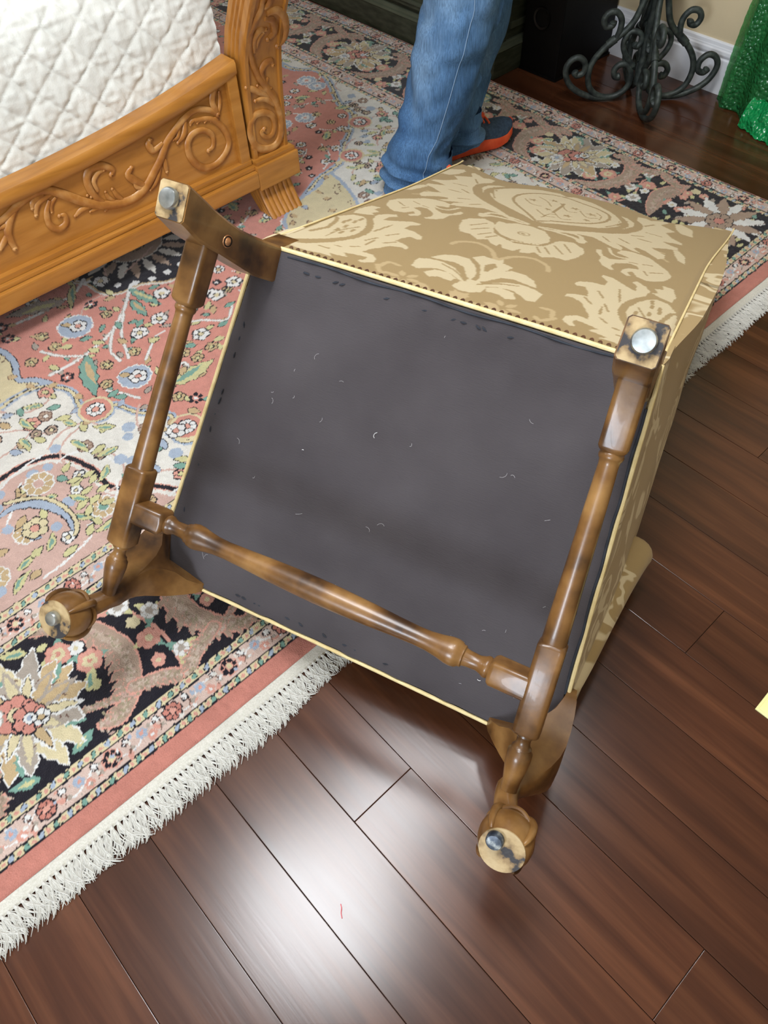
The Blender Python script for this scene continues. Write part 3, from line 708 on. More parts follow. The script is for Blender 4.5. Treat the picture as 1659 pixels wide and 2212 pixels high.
# --- back legs
lev = [(0.05, -0.020, 0.050), (0.0, -0.003, 0.052), (-0.045, -0.004, 0.050), (-0.085, -0.006, 0.044), (-0.121, -0.009, 0.037), (-0.158, -0.016, 0.030), (-0.19, -0.0235, 0.025), (-0.215, -0.031, 0.020), (-0.24, -0.038, 0.010), (-0.253, -0.0415, 0.0055)]
for s in (-1, 1):
    rings = []
    for w, va, vb in lev:
        ua, ub = 0.2735 + 0.003 * (-w), 0.3175 + 0.006 * max(0, -w); c = 0.0035
        r = [(ua + c, va), (ub - c, va), (ub, va + c), (ub, vb - c), (ub - c, vb), (ua + c, vb), (ua, vb - c), (ua, va + c)]
        rings.append([(s * a, b, w) for a, b in r])
    leg = mk('back_leg', *loft(rings), 'chair_wood', chair)
    fa, fb = -0.0405, 0.0045
    sole = mk('foot_sole', *loft([[(s * a, b, w) for a, b in [(0.276, fa + 0.003), (0.279, fa), (0.315, fa), (0.318, fa + 0.003), (0.318, fb - 0.003), (0.315, fb), (0.279, fb), (0.276, fb - 0.003)]] for w in (-0.2528, -0.2545)]), 'worn_sole', leg, smooth=False)
    gc = (s * 0.2985, -0.0195)
    mk('foot_glide', *lathe([(0.0125, -0.2545), (0.0135, -0.2555), (0.0135, -0.2605), (0.0118, -0.2628), (0.006, -0.2636), (0.001, -0.2634)], 28, gc), 'glide_metal', leg)
    if s < 0:
        pv, pw_ = 0.011, -0.150
        ring = tube([(-0.2745, pv + 0.0075 * math.cos(a), pw_ + 0.0105 * math.sin(a)) for a in np.linspace(0, 2 * math.pi, 25)], 0.0016, 6, cap=False)
        mk('screw_recess', *join(loft([[(-0.2733 + d, pv + 0.0075 * math.cos(a), pw_ + 0.0105 * math.sin(a)) for a in np.linspace(0, 2 * math.pi, 24, endpoint=False)] for d in (0, 0.0006)])), 'black_hole', leg, smooth=False)
        mk('brass_screw', *join(ring, axis_rings((-0.2735, pv, pw_ - 0.002), (-0.262, pv, pw_ - 0.002), [(0, 0.0058, 0), (0.0025, 0.0055, 0), (0.0042, 0.003, 0)], 16, (0, 1, 0))), 'brass_plug', leg)

# --- cabriole front legs with claw-and-ball feet
def lshape(La, t, n=5):
    q_ = t * (1 - 0.45 * min(1, (La - t) / 0.05)); c = [(0, 0), (La, 0.004 * min(1, (La - t) / 0.05)), (La, q_), (t, t), (q_, La), (0.004 * min(1, (La - t) / 0.05), La)]
    P = []
    for i in range(6):
        a = np.array(c[i], float); b = np.array(c[(i + 1) % 6], float)
        P += [a + (b - a) * k / n for k in range(n)]
    return P
LEV = [  # w, outer corner u, v, arm, thickness, roundness
    (0.012, .379, .595, .112, .030, 0), (0.0, .380, .596, .112, .032, 0), (-.012, .384, .600, .109, .042, 0), (-.028, .388, .604, .100, .055, .02), (-.045, .390, .607, .087, .063, .06),
    (-.062, .391, .608, .075, .063, .15), (-.080, .389, .607, .064, .059, .3), (-.098, .383, .606, .054, .052, .5), (-.115, .374, .605, .045, .045, .7), (-.132, .364, .604, .039, .039, .9),
    (-.150, .355, .6025, .035, .035, 1), (-.170, .354, .602, .032, .032, 1), (-.188, .360, .608, .033, .033, 1), (-.202, .3695, .6155, .035, .035, 1), (-.214, .375, .620, .036, .036, 1)]
for s in (-1, 1):
    rings = []
    for w, cu_, cv_, La, t, m in LEV:
        P = lshape(La, t); ctr = np.array([t / 2, t / 2]); ring = []
        for q in P:
            d = q - ctr; n = np.linalg.norm(d) + 1e-9
            rq = q * (1 - m) + (ctr + d / n * t * 0.5) * m
            a = np.array([cu_, cv_]) - rq
            ring.append((s * a[0], a[1], w))
        rings.append(ring)
    leg = mk('front_leg', *loft(rings), 'chair_wood', chair)
    fc = np.array([0.3575, 0.6025])
    ball = [(0.011, -0.196), (0.023, -0.200), (0.030, -0.208), (0.0352, -0.220), (0.0362, -0.231), (0.0347, -0.242), (0.0312, -0.250), (0.0295, -0.2535)]
    mk('ball_foot', *lathe(ball, 40, (s * fc[0], fc[1])), 'chair_wood', leg)
    mk('foot_sole', *lathe([(0.0297, -0.2532), (0.0295, -0.255)], 36, (s * fc[0], fc[1])), 'worn_sole', leg, smooth=False)
    go = (0.002, -0.004) if s < 0 else (-0.012 * 1.0, -0.012)
    gc = (s * (fc[0]) + (go[0] if s > 0 else 0.001), fc[1] + go[1])
    mk('foot_glide', *lathe([(0.0105, -0.2545), (0.0112, -0.2556), (0.0112, -0.263), (0.0095, -0.2655), (0.005, -0.2662), (0.001, -0.266)], 26, gc), 'dark_glide' if s > 0 else 'glide_metal', leg)
    for k in range(4):
        a = math.pi / 4 + k * math.pi / 2
        dx, dy = math.cos(a), math.sin(a)
        prof = [(0.009, -0.176), (0.0165, -0.190), (0.0262, -0.200), (0.0328, -0.210), (0.0364, -0.222), (0.0362, -0.236), (0.0335, -0.247), (0.0302, -0.2535)]
        rad = [0.006, 0.0068, 0.0068, 0.0064, 0.0058, 0.0051, 0.0040, 0.0024]
        path = smooth_path([(s * (fc[0] + dx * r), fc[1] + dy * r, z) for r, z in prof], 3)
        mk('claw', *tube(path, list(np.interp(np.linspace(0, 1, len(path)), np.linspace(0, 1, 8), rad)), 10), 'chair_wood', leg)
        web = smooth_path([(s * (fc[0] + math.cos(a + math.pi / 4 + b) * 0.0305), fc[1] + math.sin(a + math.pi / 4 + b) * 0.0305, -0.2125 + 0.009 * math.cos(b * 2)) for b in np.linspace(-0.72, 0.72, 6)], 3)
        mk('claw_web', *tube(web, 0.0034, 8), 'chair_wood', leg)

# --- stretchers
SW = -0.168
def sq(t0, t1, r, c=0.0035):
    return [(t0, r - c, 1), (t0 + c * 0.8, r, 1), (t1 - c * 0.8, r, 1), (t1, r - c, 1)]
for s in (-1, 1):
    p0 = np.array([s * 0.2985, 0.015, SW]); p1 = np.array([s * 0.3385, 0.590, SW]); Ltot = np.linalg.norm(p1 - p0)
    f = lambda v: (v - 0.015) / (0.590 - 0.015) * Ltot
    prof = [(f(0.015), 0.0178, 1), (f(0.102), 0.0178, 1), (f(0.106), 0.0165, 0.7), (f(0.109), 0.0140, 0), (f(0.111), 0.0150, 0), (f(0.114), 0.0152, 0), (f(0.117), 0.0140, 0), (f(0.1185), 0.0128, 0), (f(0.124), 0.0122, 0)]
    for v in np.linspace(0.14, 0.355, 10): prof.append((f(v), 0.0122 + (0.0162 - 0.0122) * ((v - 0.12) / 0.235) ** 0.9, 0))
    prof += [(f(0.3565), 0.0158, 0.2), (f(0.3575), 0.0168, 0.8), (f(0.361), 0.0182, 1), (f(0.482), 0.0182, 1), (f(0.486), 0.0168, 0.7), (f(0.488), 0.0125, 0), (f(0.491), 0.0128, 0), (f(0.495), 0.0096, 0), (f(0.502), 0.0094, 0),
             (f(0.507), 0.0112, 0), (f(0.509), 0.0135, 0), (f(0.512), 0.0135, 0), (f(0.516), 0.0165, 0), (f(0.526), 0.0168, 0), (f(0.54), 0.0152, 0), (f(0.56), 0.0120, 0), (f(0.588), 0.0110, 0)]
    mk('side_stretcher', *axis_rings(p0, p1, prof, 40), 'chair_wood', chair)
h = 0.317
half = [(0.0, 0.0175, 1), (0.052, 0.0175, 1), (0.056, 0.0162, 0.7), (0.058, 0.0135, 0), (0.060, 0.0148, 0), (0.064, 0.0148, 0), (0.067, 0.0128, 0), (0.074, 0.0106, 0), (0.088, 0.0112, 0), (0.094, 0.0124, 0), (0.0955, 0.0150, 0), (0.099, 0.0152, 0),
        (0.102, 0.0178, 0), (0.109, 0.0192, 0), (0.117, 0.0186, 0), (0.130, 0.0158, 0), (0.146, 0.0136, 0), (0.165, 0.0131, 0), (0.195, 0.0142, 0), (0.235, 0.0162, 0), (0.28, 0.0177, 0)]
prof = half + [(h, 0.0182, 0)] + [(2 * h - t, r, q) for t, r, q in half[::-1]]
mk('cross_stretcher', *axis_rings((-h, 0.425, SW), (h, 0.425, SW), prof, 40), 'chair_wood', chair)

# ------------------------------------------------------------------ Persian rug
RX1, RY0 = 2.13, 0.563
C_ = dict(red=srgb(196, 130, 116), salmon=srgb(206, 142, 128), pink=srgb(204, 172, 160), cream=srgb(222, 220, 212), black=srgb(34, 32, 40), green=srgb(124, 164, 150),
          lime=srgb(204, 200, 150), tan=srgb(196, 172, 132), taupe=srgb(172, 150, 132), blue=srgb(166, 180, 198), yellow=srgb(214, 202, 164), white=srgb(228, 229, 227),
          rose=srgb(214, 158, 142), brown=srgb(112, 84, 74), band=srgb(210, 186, 174), grey=srgb(172, 162, 150))
rug = thing('area_rug', 'Persian style floral rug with black border, salmon field and white fringe', 'rug', (0, 0, 0))
rc = Canvas(-0.75, RY0 - 0.005, RX1 + 0.005, 3.2, 0.0016, C_['salmon'])
K = C_['black']
GX, GY = np.meshgrid(rc.x0 + np.arange(rc.nx) * rc.res, rc.y0 + np.arange(rc.ny) * rc.res)
DN = GY - RY0                                   # distance from the fringed end
DF = (RX1 - GX)                                 # distance from the long edge
NB = [0.035, 0.050, 0.092, 0.109, 0.374, 0.391, 0.436, 0.456]     # stripe limits from the fringed end
FB = [0.008, 0.022, 0.062, 0.077, 0.300, 0.314, 0.360, 0.378]     # and from the long edge
zn = np.searchsorted(NB, DN); zf = np.searchsorted(FB, DF); zone = np.minimum(zn, zf)
near_side = (zn <= zf)
cols = [C_['red'], C_['yellow'], C_['band'], C_['yellow'], C_['black'], C_['yellow'], C_['band'], C_['yellow']]
for k, c in enumerate(cols): rc.a[zone == k] = c[:3]
FIELD = zone == 8
rr_ = random.Random(3)

# field areas traced on the ground plane
g2 = lambda P: [gpt(x, y)[:2] for x, y in P]
c3 = lambda P: [gpt(x * 0.3376, 600 + y * 0.3376)[:2] for x, y in P]
scal = [(0.171, 1.512), (0.216, 1.524), (0.273, 1.518), (0.307, 1.485), (0.323, 1.441), (0.303, 1.363), (0.316, 1.330), (0.345, 1.325), (0.373, 1.343), (0.398, 1.284), (0.446, 1.224), (0.417, 1.161), (0.436, 1.129), (0.47, 1.14), (0.52, 1.09), (0.58, 1.07), (0.62, 1.02)]
cream_poly = [(-0.75, 1.0), (-0.75, 1.52), (-0.3, 1.56), (0.0, 1.53), (0.1, 1.50)] + scal
yellow_poly = [(-0.3, 1.55), (0.0, 1.53), (0.1, 1.505), (0.171, 1.512), (0.216, 1.524), (0.273, 1.518), (0.307, 1.485), (0.285, 1.54), (0.253, 1.574), (0.273, 1.637), (0.266, 1.705), (0.22, 1.76), (0.1, 1.80), (-0.3, 1.8)]
arc = [(-0.1, 1.24), (-0.03, 1.30), (0.04, 1.31), (0.092, 1.321), (0.149, 1.32), (0.207, 1.289), (0.238, 1.21), (0.243, 1.135), (0.305, 1.081), (0.333, 1.042), (0.36, 1.0)]
pink_poly = [(-0.75, 1.0), (-0.75, 1.30), (-0.3, 1.31), (-0.14, 1.29), (-0.12, 1.22), (-0.1, 1.24)] + arc[1:]
rc.clip = FIELD
def spl(P, n=5): return [q[:2] for q in smooth_path([np.array([p[0], p[1], 0]) for p in P], n)]
rc.poly(spl(cream_poly, 4), C_['cream'])
rc.poly(spl(yellow_poly, 4), C_['yellow'])
rc.stroke(spl(yellow_poly, 4), 0.018, K); rc.stroke(spl(yellow_poly, 4), 0.014, C_['blue'])
rc.stroke(spl(scal), 0.022, C_['blue']); rc.stroke(spl(scal), 0.010, K); rc.stroke(spl(scal), 0.007, C_['yellow'])
rc.poly(spl(pink_poly, 4), C_['pink'])
rc.stroke(spl(arc), 0.034, C_['cream']); rc.stroke(spl(arc), 0.016, C_['rose']); rc.stroke(spl(arc), 0.011, K)
# far cream field beyond the chair
far_s = [(1.80, 2.9), (1.73, 2.62), (1.70, 2.371), (1.756, 2.281), (1.73, 2.182), (1.652, 2.036), (1.64, 1.96)] + [tuple(p) for p in g2([(756, 291), (745, 316), (743, 327), (737, 355), (715, 374)])] + [tuple(p) for p in g2([(690, 392), (660, 430), (640, 462), (650, 500)])] + [(0.98, 1.30), (1.0, 1.05)]
rc.poly(spl(far_s, 4) + [(1.9, 0.9), (1.9, 2.9)], C_['cream'])
rc.stroke(spl(far_s, 4), 0.026, C_['blue']); rc.stroke(spl(far_s, 4), 0.010, K); rc.stroke(spl(far_s, 4), 0.007, C_['yellow'])
yl = g2([(712, 383), (735, 400), (770, 450), (760, 490), (700, 520), (640, 520), (620, 480), (650, 440), (690, 410)])
rc.poly(spl(yl + [yl[0]], 4), C_['yellow'], C_['blue'], 0.022)
# black medallion by the bed
mc = gpt(283, 531)[:2]
med = [mc + 0.205 * (1 + 0.07 * math.cos(8 * a)) * np.array([math.cos(a), math.sin(a)]) for a in np.linspace(0, 2 * math.pi, 90, endpoint=False)]
rc.poly(med, K, C_['cream'], 0.022); rc.poly(med, K, C_['tan'], 0.010)
for k in range(22):
    a = 2 * math.pi * k / 22
    rc.leaf(mc + 0.092 * np.array([math.cos(a), math.sin(a)]), a, 0.075, 0.012, C_['taupe'] if k % 2 else C_['cream'], K, 0.002, ser=1)
for k in range(26):
    a = 2 * math.pi * (k + 0.5) / 26; rc.disc(mc + 0.186 * np.array([math.cos(a), math.sin(a)]), 0.010, C_['white'])
rc.disc(mc, 0.085, C_['taupe'], C_['cream'], 0.004); rc.flower(mc, 0.05, 10, C_['tan'], C_['salmon'], K)

def zone_masks():
    a = rc.a; eq = lambda c: (np.abs(a - np.array(c[:3])).sum(-1) < 1e-6) & FIELD
    return dict(salmon=eq(C_['salmon']), cream=eq(C_['cream']), pink=eq(C_['pink']), yellow=eq(C_['yellow']))
ZM = zone_masks()
def inside(zname, p, r):
    m = ZM[zname]
    for dx, dy in ((0, 0), (r, 0), (-r, 0), (0, r), (0, -r)):
        i = int((p[0] + dx - rc.x0) / rc.res); j = int((p[1] + dy - rc.y0) / rc.res)
        if not (0 <= i < rc.nx and 0 <= j < rc.ny) or not m[j, i]: return False
    return True
def scatter(zname, dmin, tries, seed):
    R = random.Random(seed); pts = []; cell = {}
    jj, ii = np.nonzero(ZM[zname][::4, ::4])
    for _ in range(tries):
        k = R.randrange(len(ii)); p = (rc.x0 + ii[k] * 4 * rc.res + R.uniform(-.003, .003), rc.y0 + jj[k] * 4 * rc.res + R.uniform(-.003, .003))
        c = (int(p[0] / dmin), int(p[1] / dmin))
        if any((p[0] - q[0]) ** 2 + (p[1] - q[1]) ** 2 < dmin * dmin for a in (-1, 0, 1) for b in (-1, 0, 1) for q in cell.get((c[0] + a, c[1] + b), ())): continue
        cell.setdefault(c, []).append(p); pts.append(p)
    return pts
def spray(p, ang, L, col, out, R):
    """curved stem with leaves"""
    b = R.uniform(-1.2, 1.2); pts = [(p[0] + L * t * math.cos(ang + b * t), p[1] + L * t * math.sin(ang + b * t)) for t in np.linspace(0, 1, 8)]
    rc.stroke(pts, 0.0042, C_['white'] if out is K else out)
    for k in (2, 3, 5, 6):
        a = ang + b * k / 8 + (0.9 if k % 2 else -0.9)
        rc.leaf(pts[k], a, R.uniform(0.020, 0.032), 0.006, R.choice(col), K, 0.0024)
R = random.Random(21)
rc.clip = FIELD
for p in scatter('salmon', 0.115, 4000, 1):
    if 0.24 < p[0] < 0.74 and 1.12 < p[1] < 1.80: continue
    spray(p, R.uniform(0, 6.28), R.uniform(0.10, 0.16), [C_['green'], C_['lime'], C_['grey'], C_['tan']], K, R)
for n_, p in enumerate(scatter('salmon', 0.041, 12000, 2)):
    q = R.random()
    if not inside('salmon', p, 0.014): continue
    if 0.24 < p[0] < 0.74 and 1.12 < p[1] < 1.80:
        rc.leaf(p, R.uniform(0, 6.28), R.uniform(0.020, 0.030), 0.007, R.choice([C_['green'], C_['lime'], C_['tan'], C_['grey']]), K, 0.0030); continue
    if q < 0.12: rc.flower(p, R.uniform(0.030, 0.038), 11, C_['blue'], C_['white'], C_['white'], 0.003, mid2=C_['rose'])
    elif q < 0.34: rc.flower(p, R.uniform(0.013, 0.018), 6, C_['white'], C_['tan'], K, rot=q * 9)
    elif q < 0.42: rc.flower(p, 0.012, 6, K, C_['white'], None)
    elif q < 0.56: rc.flower(p, R.uniform(0.011, 0.015), 5, C_['tan'], C_['lime'], K, rot=q * 9)
    elif q < 0.70: rc.leaf(p, R.uniform(0, 6.28), R.uniform(0.05, 0.085), 0.012, C_['lime'], K, 0.0026, ser=1, bend=R.uniform(-.6, .6), vein=C_['green'])
    else: rc.leaf(p, R.uniform(0, 6.28), R.uniform(0.022, 0.034), 0.0075, R.choice([C_['green'], C_['lime'], C_['tan'], C_['grey']]), K, 0.0026)
for zname, dm, sd in (('cream', 0.100, 5), ('pink', 0.105, 6)):
    for p in scatter(zname, dm, 3000, sd):
        b = R.uniform(-1.5, 1.5); a = R.uniform(0, 6.28); L = 0.12
        rc.stroke([(p[0] + L * t * math.cos(a + b * t), p[1] + L * t * math.sin(a + b * t)) for t in np.linspace(0, 1, 8)], 0.005, C_['pink'] if zname == 'cream' else C_['white'])
for zname, dm, sd in (('cream', 0.029, 7), ('pink', 0.032, 8)):
    for p in scatter(zname, dm, 9000, sd):
        q = R.random()
        if not inside(zname, p, 0.012): continue
        if q < 0.10: rc.disc(p, R.uniform(.010, .016), C_['blue'])
        elif q < 0.20: rc.flower(p, R.uniform(0.015, 0.020), 6, C_['tan'] if zname == 'pink' else C_['rose'], C_['lime'], K, rot=q * 20)
        elif q < 0.26 and zname == 'pink': rc.flower(p, 0.030, 9, C_['tan'], C_['green'], C_['white'], 0.003)
        elif q < 0.26: rc.flower(p, 0.016, 7, C_['taupe'], C_['cream'], C_['brown'])
        elif q < 0.40: rc.flower(p, R.uniform(0.011, 0.014), 5, C_['white'] if zname == 'pink' else C_['taupe'], C_['yellow'], K, rot=q * 20)
        elif q < 0.55: rc.leaf(p, R.uniform(0, 6.28), R.uniform(0.04, 0.06), 0.009, C_['lime'], K, 0.0024, bend=R.uniform(-.8, .8), vein=C_['green'])
        else: rc.leaf(p, R.uniform(0, 6.28), R.uniform(0.024, 0.040), 0.0088, R.choice([C_['green'], C_['lime'], C_['lime'], C_['blue'], C_['tan']]), K, 0.0030, bend=R.uniform(-.5, .5))
for p in scatter('yellow', 0.045, 3000, 9): rc.leaf(p, R.uniform(0, 6.28), 0.024, 0.008, R.choice([C_['tan'], C_['yellow'], C_['blue']]), C_['brown'], 0.0026)
for c in [(0.334, 1.36), (0.453, 1.171)] + [tuple(q) for q in g2([(778, 270), (760, 342)])]:
    rc.disc(c, 0.034, C_['salmon'], C_['yellow'], 0.006); rc.flower(c, 0.022, 8, C_['white'], C_['rose'], K)
# the salmon field beside the chair, traced: vine, blue rosettes, long serrated leaves, blossoms
V3 = lambda P: spl(c3(P), 5)
for P, w in [([(845, 60), (800, 220), (730, 350), (690, 400), (540, 520), (430, 590), (330, 640)], 0.008), ([(730, 350), (715, 480), (775, 550)], 0.006), ([(800, 220), (785, 380), (830, 530)], 0.006), ([(540, 520), (400, 520), (270, 490)], 0.006),
             ([(1490, 200), (1450, 290), (1290, 290), (1150, 320)], 0.006), ([(1060, 360), (1000, 400), (940, 540)], 0.005), ([(690, 740), (800, 760), (900, 790)], 0.005), ([(540, 30), (480, 120), (300, 230), (120, 310)], 0.008), ([(1250, 620), (1180, 560), (1130, 620)], 0.005)]:
    rc.stroke(V3(P), w + 0.003, C_['grey']); rc.stroke(V3(P), w, C_['white'])
for a_, b_, wd_, c_a, c_b in [((560, 520), (575, 790), 0.020, 'green', 'tan'), ((840, 90), (1010, 205), 0.014, 'green', 'lime'), ((850, 160), (930, 275), 0.013, 'green', 'tan'), ((420, 170), (40, 245), 0.022, 'grey', 'lime'), ((1090, 705), (1400, 560), 0.020, 'lime', 'green'), ((480, 60), (430, 230), 0.010, 'lime', 'green')]:
    pa, pb = c3([a_, b_]); d_ = pb - pa; rc.leaf(pa, math.atan2(d_[1], d_[0]), float(np.hypot(*d_)), wd_, C_[c_a], K, 0.0030, ser=1, bend=0.25, vein=C_[c_b])
for p, r_, k_ in [((490, 330), 0.052, 15), ((870, 650), 0.046, 13), ((1110, 1000), 0.020, 8)]:
    q = c3([p])[0]; rc.flower(q, r_ + 0.004, k_, C_['white'], C_['blue'], None); rc.flower(q, r_, k_, C_['blue'], C_['blue'], None); rc.disc(q, r_ * 0.62, C_['blue'])
    rc.flower(q + np.array([0.006, -0.004]), 0.020, 5, C_['white'], C_['rose'], K, 0.0026); rc.leaf(q + np.array([-0.006, 0.012]), 2.3, 0.026, 0.008, C_['tan'], K, 0.0026)
for p in [(1500, 45), (1390, 130), (1025, 280), (1290, 380), (900, 370), (1040, 120), (650, 40)]:
    q = c3([p])[0]; rc.disc(q + np.array([0.010, -0.008]), 0.012, C_['grey']); rc.flower(q, 0.020, 5, C_['white'], C_['yellow'], K, 0.0028, rot=p[0])
for p in [(590, 190), (440, 655), (1260, 790), (20, 340), (60, 410)]:
    q = c3([p])[0]; [rc.disc(q + 0.0125 * np.array([math.cos(t), math.sin(t)]), 0.0055, K) for t in np.linspace(0, 6.28, 7)[:-1]]; rc.disc(q, 0.004, C_['white'])
for p in [(210, 560), (360, 460), (690, 700), (690, 575), (1150, 780), (280, 395), (870, 490), (690, 250), (1180, 500), (1360, 460), (1270, 530)]:
    rc.flower(c3([p])[0], 0.014, 5, C_['tan'], C_['lime'], K, 0.0026, rot=p[1])
for p in [(760, 300), (810, 440), (880, 330), (960, 430), (1260, 450), (1190, 590), (1320, 220), (640, 490), (600, 430), (720, 130), (960, 90), (470, 460), (740, 140), (1400, 330), (1090, 830), (1210, 860), (820, 780), (700, 780), (330, 580), (520, 420), (1440, 400), (1370, 200)]:
    rc.leaf(c3([p])[0], p[0] * 0.7, 0.030, 0.009, C_[('green', 'lime', 'tan')[p[1] % 3]], K, 0.0030, bend=0.4)
# blue serrated crest inside the pink lobe, as in the photograph
c4 = lambda P: [gpt(x * 0.2652, 950 + y * 0.2652)[:2] for x, y in P]
rc.stroke(spl(c4([(0, 660), (120, 580), (280, 545), (430, 570), (560, 640), (620, 740)])), [0.010, 0.024, 0.016], K)
rc.stroke(spl(c4([(0, 660), (120, 580), (280, 545), (430, 570), (560, 640), (620, 740)])), [0.008, 0.020, 0.012], C_['blue'])
rc.stroke(spl(c4([(60, 540), (250, 500), (420, 510), (560, 590), (640, 700), (630, 790)])), 0.012, K); rc.stroke(spl(c4([(60, 540), (250, 500), (420, 510), (560, 590), (640, 700), (630, 790)])), 0.008, C_['yellow'])
for x, y in [(530, 290), (600, 400), (680, 470), (740, 540), (640, 590), (800, 450), (830, 540), (720, 640), (560, 370), (690, 330), (750, 380)]:
    p = c4([(x, y)])[0]; rc.leaf(p, R.uniform(-0.6, 0.9), 0.030, 0.008, C_['lime'], K, 0.0026)
rc.flower(c4([(330, 380)])[0], 0.034, 9, C_['tan'], C_['pink'], C_['white'], 0.003)
rc.flower(c4([(300, 740)])[0], 0.026, 6, C_['yellow'], C_['rose'], K)

# guard stripes and flower bands
def strip(kind, d0, d1, side, t0, t1):
    """side 'n': along x at distance d from the fringed end, side 'f': along y at distance d from the long edge"""
    P = (lambda t, d: (t, RY0 + d)) if side == 'n' else (lambda t, d: (RX1 - d, t))
    mid = (d0 + d1) / 2; h = d1 - d0
    for d in (d0, d1): rc.stroke([P(t0, d), P(t1, d)], 0.0032, K)
    if kind == 'guard':
        t = t0; k = 0
        while t < t1:
            q = P(t, mid); a = (0 if side == 'n' else math.pi / 2) + 0.8 * (-1) ** k
            if k % 2 == 0:
                rc.leaf((q[0] - 0.006 * math.cos(a), q[1] - 0.006 * math.sin(a)), a, 0.013, 0.0045, C_['green'] if k % 4 else C_['blue'], K, 0.002)
            else: rc.disc(q, 0.0038, C_['rose'])
            t += 0.0125; k += 1
    else:
        t = t0; k = 0
        pts = [P(tt, mid + 0.010 * math.sin(tt * 60)) for tt in np.arange(t0, t1, 0.006)]
        rc.stroke(pts, 0.003, C_['white'])
        while t < t1:
            q = P(t, mid + 0.002 * (-1) ** k)
            if k % 4 == 0: rc.flower(q, 0.0165, 7, C_['red'] if (k // 4) % 2 else K, C_['rose'] if (k // 4) % 2 else C_['yellow'], K if (k // 4) % 2 else C_['rose'], 0.002)
            elif k % 4 == 2:
                rc.flower(P(t, mid + 0.006), 0.010, 6, C_['blue'], C_['rose'], None); rc.flower(P(t + 0.012, mid - 0.009), 0.009, 5, C_['rose'], C_['white'], None)
            else:
                rc.disc(P(t, mid + 0.010), 0.0055, C_['white'], K, 0.002); rc.leaf(P(t, mid - 0.008), t * 70, 0.016, 0.005, C_['rose'], None); rc.disc(P(t + 0.006, mid - 0.006), 0.0042, C_['grey'])
            for _ in range(3):
                rc.disc(P(t + rr_.uniform(0, 0.0295), mid + rr_.uniform(-0.4, 0.4) * h), rr_.uniform(0.002, 0.0042), rr_.choice([C_['rose'], C_['white'], C_['blue'], C_['grey'], C_['cream']]))
            if k % 2: rc.stroke([P(t - 0.006, mid + 0.3 * h), P(t + 0.004, mid), P(t - 0.003, mid - 0.3 * h)], 0.0018, C_['brown'])
            t += 0.0295; k += 1
rc.clip = (~FIELD) & near_side
strip('guard', NB[0], NB[1], 'n', -0.75, 2.13); strip('band', NB[1], NB[2], 'n', -0.765, 2.10); strip('guard', NB[2], NB[3], 'n', -0.75, 2.08)
strip('guard', NB[4], NB[5], 'n', -0.75, 1.85); strip('band', NB[5], NB[6], 'n', -0.765, 1.83); strip('guard', NB[6], NB[7], 'n', -0.75, 1.80)
rc.clip = (~FIELD) & ~near_side
strip('guard', FB[0], FB[1], 'f', RY0, 3.2); strip('band', FB[1], FB[2], 'f', RY0, 3.2); strip('guard', FB[2], FB[3], 'f', RY0, 3.2)
strip('guard', FB[4], FB[5], 'f', RY0, 3.2); strip('band', FB[5], FB[6], 'f', RY0, 3.2); strip('guard', FB[6], FB[7], 'f', RY0, 3.2)

